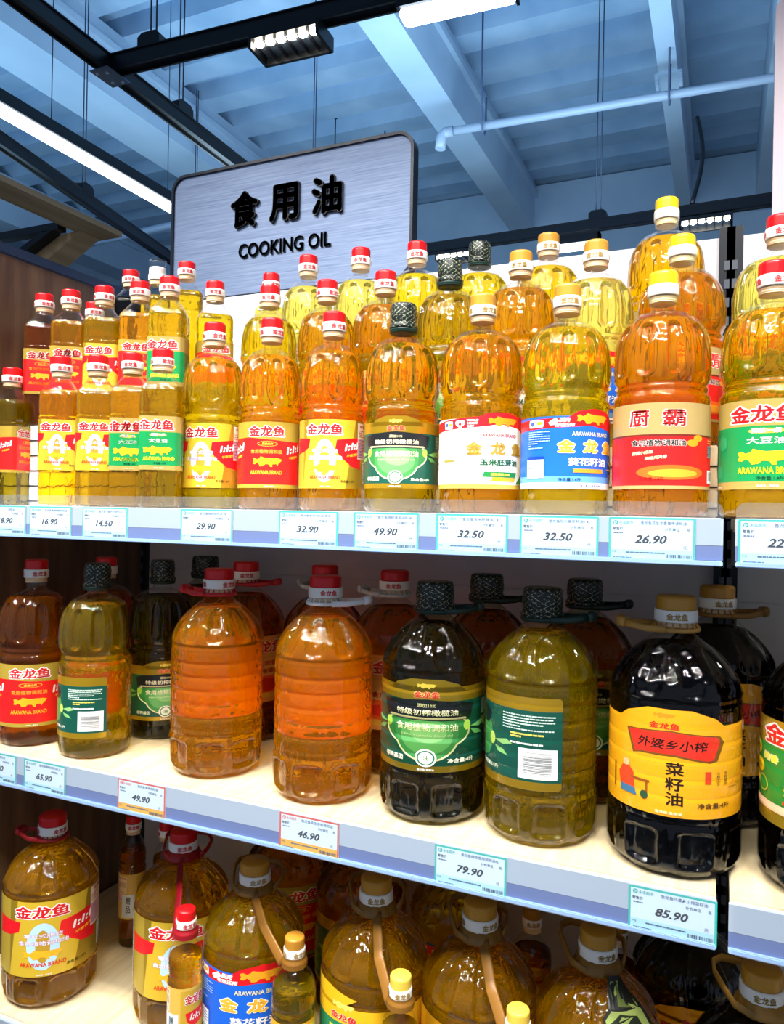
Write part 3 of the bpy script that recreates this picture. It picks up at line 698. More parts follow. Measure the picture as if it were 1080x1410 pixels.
# ------------------------------------------------------------------ a bottle
CAMXY = Vector((0, 0))
def bottle(label, group, x, y, z, sk, cap, design, oilc, face=0.0, name='oil_bottle', hs=1.0, handle=None, cat='bottle', smoky=False, back=None):
    """face: how far the label's middle is turned from the viewer's side, in radians (+ = to the viewer's right)"""
    rz = math.atan2(-y, -x)+PI/2+face
    o = thing(name, label, cat, (x, y, Z0+z), rz, group); o.scale = (1, 1, hs)
    sh, _ = body_parts(sk, smoky)
    put('bottle_body', sh, o); put('oil', oil_mesh(sk, oilc), o)
    for nm, me, lett in cap_parts(cap, sk):
        p = put(nm, me, o, rot=(0, 0, -face*.6+random.uniform(-.5, .5)))
        if lett: put('lettering', lett, p)['kind'] = 'stuff'
    if design:
        pm, dm = label_mesh(sk, design); p = put('label', pm, o)
        if dm: put('label_print', dm, p)
    if back:                       # this bottle stands with its label to the rear
        pm, dm = label_mesh(sk, back); p = put('label', pm, o, rot=(0, 0, PI)); put('label_print', dm, p)
    if handle:
        kind, col, ang = handle
        put('handle', handle_mesh(kind, sk, col), o, rot=(0, 0, ang-rz))
    return o
#MAIN
# ================================================================== the hall
M_DECK = textured('painted_steel_deck', '8fb0cf', 'aac6e0', (1, 1, 1), 3, .5)
M_BEAM = textured('painted_steel_beam', 'a3bdd6', 'b6cde2', (1, 1, 1), 2, .45)
M_BLACK = plain('10141c', .35, .3)
M_DARK = plain('1c2430', .5)
ceil = put('ceiling', mesh_from(bx(-10, 7.0, Z0+2.2, 4, 7.1, Z0+3.2), M_BEAM)); struct(ceil); ceil.name = 'ceiling'
# trapezoidal roof sheets, one per rib, all sharing one mesh
P = .40
rib = prism([(0, 3.15), (.17, 3.15), (.19, 3.03), (.38, 3.03), (.40, 3.15), (.40, 3.165), (.36, 3.05), (.21, 3.05), (.18, 3.165), (0, 3.165)], -10, 4, 'x')
bmesh.ops.translate(rib, verts=rib.verts, vec=(0, 0, Z0))
box(rib, -10, .08, Z0+3.13, 4, .087, Z0+3.15)
rm = mesh_from(rib, M_DECK)
for i in range(-9, 17): put('roof_sheet', rm, ceil, (0, .3+i*P, 0))
def ibeam(x0, x1, zb=2.6, zt=3.03, y0=-3.3, y1=7.0):
    bm = bmesh.new(); c = (x0+x1)/2
    box(bm, x0, y0, Z0+zb, x1, y1, Z0+zb+.02); box(bm, c-.012, y0, Z0+zb+.02, c+.012, y1, Z0+zt-.02); box(bm, x0, y0, Z0+zt-.02, x1, y1, Z0+zt)
    return bm
def boxbeam(x0, x1, zb, zt=3.03):
    bm = bx(x0, -3.3, Z0+zb, x1, 7.0, Z0+zt); box(bm, x1, -3.3, Z0+zt-.14, x1+.03, 7.0, Z0+zt-.10); return bm
for a, b, c in ((-1.81, -1.60, 2.6), (-3.95, -3.58, 2.6), (-6.35, -6.05, 2.6), (.22, .42, 2.6)):
    obj('beam', boxbeam(a, b, c), M_BEAM, ceil)
sm = obj('beam', boxbeam(-.375, -.27, 2.6), M_BEAM, ceil)
pl = bmesh.new(); box(pl, -.40, 4.62, Z0+2.585, -.245, 4.78, Z0+2.6)
for i in range(4):
    for sx in (-.388, -.257): box(pl, sx-.008, 4.64+i*.035, Z0+2.572, sx+.008, 4.655+i*.035, Z0+2.585)
put('splice_plate', mesh_from(pl, M_BEAM), ceil)
obj('beam', bx(-10, 6.75, Z0+2.62, 4, 6.95, Z0+3.0), M_BEAM, ceil)
struct(obj('wall_back', bx(-10, 8.2, 0, 4, 8.3, Z0+3.4), plain('26303f', .7)))
obj_floor = struct(obj('floor', bx(-10, -3, -.05, 4, 8.3, 0), textured('grey_floor_tiles', '8c8e90', 'a4a6a6', (1, 1, 1), 4, .3)))

struct(obj('wall_left', bx(-10.1, -3, 0, -10, 8.3, Z0+3.2), plain('8a98ac', .7)))
# sprinkler pipe with hooks
t = thing('sprinkler_pipe', 'long pale grey water pipe hung under the roof sheets, crossing the wide beam', 'pipe', (0, 0, Z0+2.36))
obj('pipe', tube(bmesh.new(), [(-1.56, 4.36, 0), (-.5, 4.42, 0), (3.6, 4.66, 0)], .025, n=14), plain('a4b6cc', .4), t)
obj('elbow', tube(bmesh.new(), [(-1.55, 4.36, 0), (-1.60, 4.355, -.005), (-1.625, 4.352, -.03), (-1.63, 4.35, -.10)], .033, n=12), plain('a4b6cc', .4), t)
for x in (-1.36, -.3, 1.2):
    y = 4.36+(x+1.56)*.0582
    obj('hanger', tube(bmesh.new(), [(x, y-.05, .66), (x, y-.045, 0), (x, y-.02, -.045), (x, y+.02, -.045), (x, y+.045, 0), (x, y+.05, .2)], .006, n=6), plain('56688a', .5), t)
# second pipe and a conduit far left
t = thing('sprinkler_pipe', 'thin pipe running left from the end of the hanging lamp row, deep in the hall', 'pipe', (0, 0, Z0+2.3))
obj('pipe', tube(bmesh.new(), [(-6.4, 5.0, 0), (-3.2, 4.75, 0)], .03, n=10), plain('8ea2bc', .4), t)
t = thing('round_duct', 'wide pale round duct low under the roof behind the timber brace', 'duct', (0, 0, Z0+1.7))
obj('duct', tube(bmesh.new(), [(-7.8, 5.4, 0), (-3.8, 6.6, 0), (-2.5, 7.0, 0)], .17, n=20), plain('9db2cc', .4), t)

def rail(label, p0, p1, hangers, hz=1.36, slots=True, grp='black lighting rails under the roof'):
    """black rail of box section with lips, hung on pairs of rods"""
    p0, p1 = Vector(p0), Vector(p1); L = (p1-p0).length; a = math.atan2(p1.y-p0.y, p1.x-p0.x)
    t = thing('lighting_rail', label, 'rail', (p0.x, p0.y, Z0+p0.z), a, grp)
    bm = bx(0, -.028, -.015, L, .028, .03); box(bm, 0, -.028, -.024, L, -.020, -.015); box(bm, 0, .020, -.024, L, .028, -.015); box(bm, 0, -.034, .03, L, .034, .035)
    obj('rail', bm, M_BLACK, t)
    for h in hangers:
        d = h*L
        obj('bracket', prism([(d-.05, .03), (d+.05, .03), (d+.05, .07), (d+.03, .085), (d-.03, .085), (d-.05, .07)], -.03, .03, 'y'), M_BLACK, t)
        for q in (-.012, .014):
            obj('rod', tube(bmesh.new(), [(d+q, 0, .08), (d+q, 0, hz)], .0035, n=6), plain('2c3c56', .5), t)
    return t
def spot(label, x, y, z, rz, tilt=.25, power=0):
    """flat multi lens track lamp: hood, six lenses, arm"""
    t = thing('track_lamp', label, 'lamp', (x, y, Z0+z), rz, 'flat black track lamps with a row of bright lenses')
    h = bmesh.new(); box(h, -.13, -.055, -.03, .13, .055, -.012)
    for s_ in (-1, 1): box(h, s_*.13-.006, -.06, -.06, s_*.13+.006, .06, -.008)
    box(h, -.13, .05, -.06, .13, .062, -.01); box(h, -.13, -.062, -.03, .13, -.054, -.01)
    for i in range(7): box(h, -.128+i*.0425, -.05, -.05, -.1255+i*.0425, .05, -.03)
    obj('hood', h, M_BLACK, t)
    obj('reflector', bx(-.12, -.01, -.034, .12, .05, -.031), plain('8fa2b8', .2, .7), t)
    g = emit('fff3da', 28, 'warm_lens_glow')
    for i in range(6):
        b = bmesh.new(); bmesh.ops.create_uvsphere(b, u_segments=12, v_segments=8, radius=.016); bmesh.ops.scale(b, vec=(1, 1, .7), verts=b.verts)
        obj('lens', b, g, t, True, (-.106+i*.0425, -.036, -.037))
    obj('arm', bx(-.03, -.012, -.012, .03, .012, .03), M_BLACK, t)
    return t
def strip(label, p0, p1, s=9):
    p0, p1 = Vector(p0), Vector(p1); L = (p1-p0).length; a = math.atan2(p1.y-p0.y, p1.x-p0.x)
    t = thing('linear_lamp', label, 'lamp', (p0.x, p0.y, Z0+p0.z), a)
    obj('housing', bx(0, -.04, 0, L, .04, .055), M_BLACK, t)
    obj('diffuser', bx(.01, -.036, -.03, L-.01, .036, 0, bev=.008), emit('dff1ff', s, 'cool_lamp_glow'), t)
    obj('end_cap', bx(L-.01, -.04, -.03, L, .04, .055), M_BLACK, t)
    return t
rail('black lighting rail running into the hall left of the sign', (-2.17, 1.2, 1.70), (-2.26, 4.6, 1.70), (.42, .78))
rail('black lighting rail crossing the top of the view, joined to the other rail', (-2.2, 2.20, 1.70), (2.4, 2.44, 1.70), (.045, .6))
rail('black lighting rail far left above the timber canopy', (-3.02, 2.0, 1.70), (-3.72, 5.2, 1.70), (.34, .75))
rail('black lighting rail deep in the hall behind the yellow capped bottles', (-3.6, 4.56, 1.70), (2.6, 4.40, 1.70), (.47, .8))
put_c = thing('corner_joint', 'small metal joint where two black lighting rails meet', 'bracket', (-2.2, 2.19, Z0+1.66))
obj('plate', bx(-.03, -.06, -.002, .06, .06, .003, bev=.001), plain('6c7c94', .3, .6), put_c)
for dx, dy in ((-.01, -.04), (.03, -.03), (.0, .03), (.04, .04)):
    obj('screw', lathe(lambda z, th: .006, [-.006, -.002], 10), plain('b8c4d4', .3, .7), put_c, loc=(dx, dy, 0))
spot('lit flat track lamp hanging above the sign, its six lenses facing the aisle', -1.40, 2.235, 1.665, .05)
spot('lit track lamp deep in the hall, left of the lamp tube', -1.55, 4.50, 1.665, 0)
spot('lit track lamp deep in the hall right of the tall yellow capped bottle', -.10, 4.47, 1.665, 0)
strip('bright white lamp at the top edge of the view, right of the track lamp', (-.99, 2.24, 1.63), (-.60, 2.26, 1.63), 10)
strip('lit lamp tube under the far rail behind the golden capped bottles', (-.97, 4.55, 1.63), (-.68, 4.55, 1.63), 7)
l = strip('long lit lamp tube hanging at the left, pointing down to the sign', (-2.83, 1.3, 1.70), (-2.87, 4.6, 1.70), 3.2)
for d in (1.2, 2.0): obj('wire', tube(bmesh.new(), [(d, 0, .05), (d, 0, 1.2)], .0025, n=5), plain('2c3c56', .5), l)
for i, (x, y, z0, z1, lb) in enumerate(((-2.78, 5.1, 2.0, 3.06, 'thin rod above the sign between its lettering and the middle'), (-2.49, 5.39, 2.0, 3.06, 'thin rod showing just above the right end of the sign top'))):
    t = thing('hanging_rod', lb, 'rod', (x, y, Z0+z0)); obj('rod', tube(bmesh.new(), [(0, 0, 0), (0, 0, z1-z0)], .005, n=6), plain('34465f', .5), t); obj('clip', bx(-.012, -.012, z1-z0-.02, .012, .012, z1-z0), M_DARK, t)
t = thing('power_cable', 'black looped cable hanging at the foot of the narrow beam', 'cable', (0, 0, Z0))
obj('cable', tube(bmesh.new(), [*[(-.16+.035*math.sin(q*.35), 4.62-.017*q, 2.30-.056*q) for q in range(11)]], .012, n=8), M_BLACK, t)
# timber canopy of the next aisle
WOODY = textured('pale_timber', 'a8865c', 'c8a67a', (1, .12, 1), 14, .5, bump=.2)
t = thing('timber_canopy', 'pale timber canopy frame with a slanting brace at the far left, under the rail', 'frame', (0, 0, Z0))
obj('plank', prism([(-2.82, 1.300), (-2.66, 1.300), (-2.66, 1.325), (-2.82, 1.325)], 1.3, 2.76, 'y'), WOODY, t)
obj('plank', prism([(-2.845, 1.325), (-2.82, 1.325), (-2.82, 1.38), (-2.845, 1.38)], 1.3, 2.76, 'y'), WOODY, t)
obj('brace', prism([(-2.78, 1.298), (-2.96, 1.298), (-3.70, .98), (-3.50, .92)], 2.62, 2.74, 'y'), WOODY, t)
obj('steel_bar', prism([(-2.86, 1.33), (-2.86, 1.295), (-4.2, 1.30), (-4.2, 1.335)], 2.56, 2.61, 'y'), M_BLACK, t)
obj('steel_bar', prism([(-2.96, 1.30), (-2.90, 1.295), (-3.60, .98), (-3.68, 1.0)], 2.56, 2.615, 'y'), M_BLACK, t)
t.location.z = Z0
# ------------------------------------------------------------------ sign
t = thing('hanging_sign', 'brushed metal sign with rounded corners and black lettering above the shelves', 'sign', (-.867, 1.50, Z0+.655))
W2, H2 = .298, .146
t.location = (-.860, 1.366, Z0+.608)
brush = textured('brushed_metal', '64779a', '8598b8', (1.2, 1, 60), 6, .45, .3, 4, .05)
obj('panel', prism(rounded(-W2+.006, -H2+.006, W2-.006, H2-.006, .03), -.009, .004), brush, t)
fr = bmesh.new(); o_ = rounded(-W2, -H2, W2, H2, .035); i_ = rounded(-W2+.006, -H2+.006, W2-.006, H2-.006, .03)
R_ = [[fr.verts.new((a, y, b)) for a, b in pts] for pts, y in ((o_, -.014), (i_, -.014), (i_, .012), (o_, .012))]
n = len(o_)
for q in range(4):
    A, B = R_[q], R_[(q+1) % 4]
    for k in range(n): fr.faces.new((A[k], A[(k+1) % n], B[(k+1) % n], B[k]))
bmesh.ops.recalc_face_normals(fr, faces=fr.faces)
obj('frame', fr, plain('141c2c', .3, .2), t)
def raised(s, x, z, h, wid, bold, depth, name='letter'):
    vs, fs, W, H = text2d(s, bold, 0, 8, 3); bm = bmesh.new()
    V = [bm.verts.new((x+a*wid/W, -.009, z+b*h/H)) for a, b in vs]
    for f in fs:
        try: bm.faces.new([V[i] for i in f])
        except ValueError: pass
    r = bmesh.ops.extrude_face_region(bm, geom=bm.faces[:])
    bmesh.ops.translate(bm, verts=[v for v in r['geom'] if isinstance(v, bmesh.types.BMVert)], vec=(0, -depth, 0))
    bmesh.ops.recalc_face_normals(bm, faces=bm.faces)
    return obj(name, bm, plain('0c0e14', .35), t)
for ch, x in (('食', -.097), ('用', .003), ('油', .106)): raised(ch, x, .044, .080, .073, .042, .007)
raised('COOKING OIL', .002, -.046, .031, .228, .020, .004, 'lettering')
for sx in (-.22, .22): obj('post', bx(sx-.008, -.0235, -.30, sx+.008, -.002, -.1445), M_BLACK, t)

t = thing('hanging_sign', 'pale blank sign cut by the right edge of the view', 'sign', (.245, 1.366, Z0+.60))
obj('panel', prism(rounded(-.176, -.144, .30, .256, .03), -.006, .006), plain('d9c6d0', .35), t)
for sx in (-.1, .2): obj('post', bx(sx-.008, -.0235, -.30, sx+.008, -.006, -.120), M_BLACK, t)

# ------------------------------------------------------------------ shelving units
M_WHITE = plain('dfe2e8', .4); M_BACK = textured('grey_white_back_board', 'cfd0d6', 'd9dae0', (1, 1, 1), 3, .45)
M_WOOD = textured('cream_wood_laminate', 'c2ae86', 'd6c5a0', (14, 1.2, 1), 6, .45, detail=8)
M_TOP = plain('e6e4e0', .35)
M_PANEL = textured('brown_wood_side_panel', '4c3626', '755a40', (1, 4, .5), 9, .45, detail=9, bump=.1)
M_STRIPE = plain('7386bd', .3, .3); M_RAIL = plain('bcc3cc', .35); M_EDGE = plain('a9c6ea', .25)
SH = (0.0, -.396, -.820)
def unit(label, X0, X1, left):
    u = thing('shelving_unit', label, 'shelving', (0, 0, 0))
    zs = [(.06, Z0-.545), (Z0-.5445, Z0-.134), (Z0-.1335, Z0+.225), (Z0+.2255, Z0+.458)]
    for a, b in zs: obj('back_board', bx(X0+.006, 1.33, a, X1-.006, 1.342, b, bev=.002), M_BACK, u)
    for x in (X0, X1):
        p = bx(x-.012, 1.318, 0, x+.012, 1.36, Z0+.47)
        for i in range(56): box(p, x-.004, 1.3165, .2+i*.03, x+.004, 1.3182, .215+i*.03, 1)
        put('upright', mesh_from(p, [M_BLACK, plain('404854', .4)]), u)
    for k, z in enumerate(SH):
        zz = Z0+z; m_ = M_TOP if k == 0 else M_WOOD
        obj('shelf_board', bx(X0+.001, .856, zz-.018, X1-.001, 1.316, zz, bev=.0015), m_, u)
        obj('shelf_front', bx(X0+.001, .850, zz-.030, X1-.001, .856, zz-.001), M_RAIL, u)
        obj('price_rail', bx(X0, .8462, zz-.0285, X1, .850, zz-.0005), M_RAIL, u)
        obj('price_rail_band', bx(X0, .8462, zz-.0440, X1, .850, zz-.029), M_STRIPE, u)
        obj('rail_edge', bx(X0, .8425, zz-.0500, X1, .850, zz-.0445, bev=.001), M_EDGE, u)
        lip = prism(rounded(X0, zz-.049, X1, zz+.0165, .010), .8405, .8422)
        obj('clear_lip', lip, ACRYL, u)
        for x in (X0+.004, X1-.004):
            obj('bracket', prism([(.858, zz-.048), (1.318, zz-.075), (1.318, zz-.02), (.858, zz-.02)], x-.002, x+.002, 'x'), plain('b8bcc4', .35, .5), u)
    if left:
        obj('side_panel', bx(X0-.022, .86, 0, X0-.002, 1.33, Z0+.455), M_PANEL, u)
        obj('side_trim', bx(X0-.026, .855, Z0+.455, X0+.002, 1.34, Z0+.475, bev=.002), plain('2c3c58', .3, .3), u)
        obj('side_trim', bx(X0-.024, .850, 0, X0, .858, Z0+.45), plain('2c3c58', .3, .3), u)
    return u
unit('long white shelving unit with a wooden end panel on its left', -1.195, .0030, True)
unit('white shelving unit at the right edge beyond the narrow gap', .0145, 1.10, False)

# risers on the top shelf
def riser(label, X0, X1, steps):
    t = thing('display_riser', label, 'riser', (0, 0, Z0+.0005))
    for k, (y0, y1, h) in enumerate(steps):
        obj('step', bx(X0, y0, 0, X1, y1, h, bev=.0015), plain('e9ebee', .4), t)
        g = bmesh.new(); 
        for i in range(1, int(h/.027)+1): box(g, X0, y0-.0012, h-i*.027-.001, X1, y0, h-i*.027+.001)
        nx = int((X1-X0)/.05)
        for i in range(nx+1): box(g, X0+i*.05, y0-.0012, 0, X0+i*.05+.002, y0, h)
        obj('grid_lines', g, plain('16181c', .5), t)
    return t
riser('white stepped riser with black grid lines under the small bottles at the left', -1.19, -.835, ((.966, 1.112, .143), (1.113, 1.20, .225)))
riser('small white riser block between the small and the tall bottles', -.834, -.787, ((1.045, 1.112, .143),))
riser('white stepped riser with black grid lines behind the large bottles on the top shelf', -.828, -.004, ((1.046, 1.156, .093), (1.157, 1.28, .165)))
riser('white riser behind the green labelled bottle at the right edge', .02, .40, ((1.046, 1.20, .093),))

# ------------------------------------------------------------------ price tags
TAGM = {}
def tagmesh(red):
    if red in TAGM: return TAGM[red]
    D = Decal(); c = 'e8503c' if red else '10bfae'; tc = 'e8503c' if red else '14a89c'
    D.rect(-44, -24, 44, 24, c); D.rect(-41.6, -21.6, 41.6, 21.6, 'eaf6fc')
    D.rect(-41.6, -21.6, 41.6, -10.5, 'ffb41e' if red else 'c4eef6')
    D.ell(-37, 18, 2.6, 2.6, tc, 16); D.text('D', -37, 18, 3, 'f4fafc', .03); D.text('永丰超市', -26, 18, 4, tc, .01, 0, 15)
    D.text('零售价', -34.5, 11.4, 3.6, '3c4a68', .01); D.bars(-39, 5.8, -29, 8, 1, '5c6a88', .6, 4); D.text('计价单位', 21, 11.4, 3.6, '3c4a68', .01); D.text('瓶', 37, 11.4, 3.2, '3c4a68')
    D.text('元', 34, -7.5, 3.8, '3c4a68')
    D.text('产地', -38, -13.6, 2.4, '3c5a78'); D.bars(-26, -15, 14, -12.4, 1, '3c5a78', .5, 6); D.bars(-39, -20.4, -20, -18.4, 1, '3c5a78', .5, 8)
    x = 16; v = []; f = []; rd = random.Random(5)
    while x < 40:
        wd = rd.choice((.4, .7, 1.0)); b = len(v); v += [(x, -19), (x+wd, -19), (x+wd, -15), (x, -15)]; f.append((b, b+1, b+2, b+3)); x += wd+rd.choice((.4, .8))
    D.add(v, f, '2c3a58')
    me = D.build(lambda x, y, h: Vector((x/1000, -h, y/1000)), 0); TAGM[red] = me; return me
def pricetag(X, sh, price, title, label, red=False, w=.088):
    t = thing('price_tag', label, 'price tag', (X, .8449, Z0+SH[sh]-.0245), 0, 'price tags in the shelf rails')
    obj('card', bx(-.044, 0, -.0238, .044, .0007, .0238), plain('f4f6f6', .5), t)
    p = put('tag_print', tagmesh(red), t, (0, -.0001, 0))
    D = Decal(); D.layer = 8; D.text(price, 0, 0.5, 9.0, '1c3a64', .03, .28, 33)
    D.text(title, 12, 18, 3.9, '2c4a78', .0, 0, min(46, len(title)*4.6))
    me = D.build(lambda x, y, h: Vector((x/1000, -h, y/1000)), 0)
    put('tag_price', me, t, (0, -.0001, 0))
TG = [(-1.0453, '18.90', '调和油', 'teal price tag cut by the left edge on the upper rail'),
      (-.9485, '16.90', '金龙鱼食用植物调和油', 'teal 16.90 price tag below the small zero-trans-fat bottles'), (-.8378, '14.50', '金龙鱼一级大豆油900ml', 'teal 14.50 price tag below the small green labelled bottles'),
      (-.6525, '29.90', '金龙鱼食用调和油1.8L', 'teal 29.90 price tag below the leftmost tall bottle'), (-.4905, '32.90', '金龙鱼食用调和油(黄金)', 'teal 32.90 price tag below the red and the zero labels'),
      (-.3798, '49.90', '金龙鱼橄榄食用调和油', 'teal 49.90 price tag below the patterned cap on the upper rail'), (-.2689, '32.50', '金龙鱼玉米胚芽油1.8L', 'teal 32.50 price tag below the white corn oil label'),
      (-.1666, '32.50', '金龙鱼阳光葵花籽油1.8L', 'teal 32.50 price tag below the blue sunflower oil label'), (-.0675, '26.90', '金龙鱼花生浓香食用调和油', 'teal 26.90 price tag below the yellow capped bottle'),
      (.0610, '22.90', '金龙鱼精炼一级大豆油', 'teal 22.90 price tag right of the gap between the units')]
for X, p_, ti, lb in TG: pricetag(X, 0, p_, ti, lb)
TG2 = [(-1.0559, '59.90', '调和油', 'teal price tag cut by the left edge on the lower rail', 0), (-.9508, '65.90', '金龙鱼橄榄调和油2.5L', 'teal 65.90 price tag on the lower rail under the olive oil turned left', 0),
       (-.7591, '49.90', '金龙鱼食用调和油', 'red rimmed 49.90 price tag left of the first orange jug', 1), (-.481, '46.90', '金龙鱼花生浓香调和油', 'red rimmed 46.90 price tag below the second orange jug', 1),
       (-.2631, '79.90', '金龙鱼橄榄食用调和油4L', 'teal 79.90 price tag on the lower rail, middle of the shelf', 0), (-.0402, '85.90', '金龙鱼外婆乡小榨菜籽油', 'teal 85.90 price tag below the rapeseed oil beside the gap', 0)]
for X, p_, ti, lb, rd_ in TG2: pricetag(X, 1, p_, ti, lb, bool(rd_))

# ------------------------------------------------------------------ top shelf, small bottles
G1 = 'small bottles in the front row of the top shelf'; G2 = 'small bottles on the low riser step'; G3 = 'small bottles on the high riser step'
A = bottle
A('small red labelled bottle cut by the left edge of the view', G1, -1.165, .950, 0, 's9', 'red', 'red', 'olive', .9)
A('small zero-trans-fat bottle at the left end of its row, right of the bare riser', G1, -.996, .905, 0, 's9', 'red', 'zero', 'amber', -.12)
A('small zero-trans-fat bottle standing left of the two small green labelled ones', G1, -.930, .918, 0, 's9', 'red', 'zero', 'gold', -.05)
A('small green labelled soybean oil bottle beside the zero-trans-fat ones', G1, -.861, .922, 0, 's9', 'red', 'soy', 'gold', -.12)
A('small green labelled soybean oil bottle beside the tall ones', G1, -.795, .916, 0, 's9', 'red', 'soy', 'olive', -.12)
X2 = [(-1.145, .999, 'red', 'red', 'rust', 'small red labelled bottle against the wooden end panel'), (-1.079, .999, 'red', 'red', 'amber', 'small red labelled bottle on the riser, second from the end panel'),
      (-1.003, 1.002, 'zero', 'red', 'gold', 'small bottle with a gold and white zero label standing on the riser'), (-.922, 1.002, 'red', 'red', 'amber', 'small bottle on the riser, below the dark oil one')]
for x, y, d, c, oc, lb in X2: A(lb, G2, x, y, .1435, 's9', c, d, oc, -.15)
A('small pale oil bottle on the riser whose label shows a green corner', G2, -.850, 1.0, .1435, 's9', 'red', 'soy', 'yellow', -.2).location.x = -.868+.012
A('small bottle half hidden behind the red labelled ones by the end panel', G3, -1.100, 1.075, .1435, 's9', 'red', None, 'amber')
A('small bottle of very dark oil on the high riser step', G3, -1.082, 1.150, .2255, 's9', 'red', None, 'black')
A('small bottle with a clear dust cap over its red lid', G3, -1.020, 1.155, .2255, 's9', 'clear', None, 'gold').name = 'oil_bottle'
A('small golden bottle on the high riser step beside the sign edge', G3, -.944, 1.150, .2255, 's9', 'red', None, 'gold')
A('small wide bottle of golden oil on the riser, right end of its row', G2, -.822, 1.078, .1435, 's9', 'red', 'red', 'yellow', .1, hs=1.045)

# ------------------------------------------------------------------ top shelf, tall bottles
T1 = 'tall bottles in the front row of the top shelf'; T2 = 'tall bottles on the low riser step'; T3 = 'tall bottles on the high riser step'
A('yellow-oil tall bottle with a zero label, leftmost of the tall front row', T1, -.754, .990, 0, 'w18', 'red', 'zero', 'yellow', -.35)
A('tall amber bottle with a bright red label and red cap in the front row', T1, -.651, .999, 0, 'w18', 'red', 'red', 'amber', -.12)
A('tall amber bottle with a gold and white zero label, right of the red labelled one', T1, -.541, 1.000, 0, 'w18', 'red', 'zero', 'amber', -.18)
A('tall bottle with dark green olive label and patterned cap in the front row', T1, -.424, .994, 0, 'w18b', 'dark', 'olive', 'olive', -.15)
A('tall orange-gold bottle with a white corn oil label and tan cap', T1, -.304, .990, 0, 'w18c', 'gold', 'corn', 'amber', .25)
A('tall yellow bottle with a bright blue sunflower oil label', T1, -.188, .986, 0, 'w18c', 'gold', 'sun', 'yellow', .35)
A('tall orange bottle with yellow cap and brown and red label', T1, -.0690, .976, 0, 'w18c', 'yellow', 'chu', 'orange', -.05)
A('tall bottle with a green soybean oil label at the right edge', T1, .053, .980, 0, 'w18c', 'red', 'soy', 'gold', -.05)
zL, zH = .0935, .1655
A('tall yellow-green bottle behind the red labelled one', T2, -.722, 1.100, zL, 'w18', 'red', 'zero', 'yellow', 0, hs=.98)
A('tall amber bottle behind and between the red and zero labels', T2, -.609, 1.100, zL, 'w18', 'red', 'red', 'amber', .1, hs=.97)
A('tall orange bottle behind, left of the patterned cap', T2, -.502, 1.100, zL, 'w18b', 'red', 'peanut', 'orange', 0, hs=.98)
A('tall green-gold bottle with patterned cap on the low riser step', T2, -.392, 1.100, zL, 'w18b', 'dark', 'olive', 'olive', 0, hs=1.0)
A('tall amber bottle with tan cap on the low riser step behind the corn oil', T2, -.280, 1.100, zL, 'w18b', 'gold', 'corn', 'amber', 0, hs=.995)
A('tall pale bottle with tan cap on the low riser step behind the sunflower oil', T2, -.170, 1.100, zL, 'w18b', 'gold', 'sun', 'pale', 0, hs=1.0)
A('tall orange bottle on the low riser step, between two other yellow capped ones', T2, -.054, 1.100, zL, 'w18c', 'yellow', 'chu', 'orange', .45, hs=.975)
A('tall pale yellow bottle behind the green soybean label at the right edge', T2, .066, 1.100, zL, 'w18c', 'red', 'soy', 'pale', .1, hs=1.01)
A('narrow pale bottle against the sign foot, leftmost of the high step', T3, -.800, 1.222, zH, 's9', 'red', None, 'pale', hs=1.18)
A('pale yellow bottle standing against the sign below its lettering', T3, -.717, 1.220, zH, 'w18', 'red', 'soy', 'pale', hs=1.04)
A('pale yellow bottle against the sign, right of the lettering, reddish low down', T3, -.607, 1.220, zH, 'w18', 'red', 'soy', 'pale', hs=1.04)
A('yellow bottle in front of the right edge of the sign', T3, -.497, 1.220, zH, 'w18b', 'red', 'soy', 'yellow', hs=1.03)
A('yellow bottle with patterned dark cap on the high riser step', T3, -.382, 1.220, zH, 'w18b', 'dark', 'olive', 'yellow', hs=.98)
A('golden bottle with tan cap on the high step, below the far lamp tube', T3, -.265, 1.220, zH, 'w18b', 'gold', 'corn', 'gold', hs=.975)
A('orange-yellow bottle with bright yellow cap, highest of all', T3, -.083, 1.216, zH, 'w18c', 'yellow', 'chu', 'amber', hs=1.07)

# ------------------------------------------------------------------ middle shelf
zM = -.396+.0005; B1 = 'large bottles in the front row of the middle shelf'; B2 = 'large bottles in the back row of the middle shelf'
A('red labelled amber bottle, leftmost on the middle shelf', B1, -1.068, .925, zM, 'w25', 'red', 'red', 'rust', -.15)
A('olive oil bottle with its dark green label turned to the left', B1, -.930, .925, zM, 'w25', 'dark', 'oliveb', 'olive', -.30)
A('big plain orange bottle with a red neck strap', B1, -.707, .950, zM, 'j4', 'red', None, 'orange', .25, handle=('flat', 'c81828', PI+.12), back='rear')
A('big plain orange bottle with a white neck strap', B1, -.513, .937, zM, 'j4', 'red', None, 'orange', .1, handle=('flat', 'e4e8ee', .35), back='rear')
A('big bottle with a dark green olive label facing the aisle', B1, -.350, .945, zM, 'j4', 'dark', 'olive', 'green', -.12, handle=('flat', '10302a', .45), smoky=True)
A('big golden bottle with a dark green label turned far left', B1, -.2045, .945, zM, 'j4', 'dark', 'oliveb', 'olive', -.22, handle=('flat', '10302a', .1))
A('big very dark bottle with an orange-yellow rapeseed oil label', B1, -.046, .940, zM, 'j4e', 'gold', 'rape', 'black', -.06, handle=('flat', 'b8893c', PI+.1))
A('very dark bottle with a gold and green label cut by the right edge', B1, .118, .938, zM, 'j4e', 'gold', 'green2', 'black', -.08, handle=('flat', 'b8893c', .3))
A('red capped bottle hidden in the dark behind the leftmost two', B2, -1.030, 1.045, zM, 'w25', 'red', 'red', 'rust', .3)
A('dark bottle with black and gold label between the olive oil and the orange jug', B2, -.905, 1.052, zM, 'w25', 'dark', 'olive', 'green', .15)
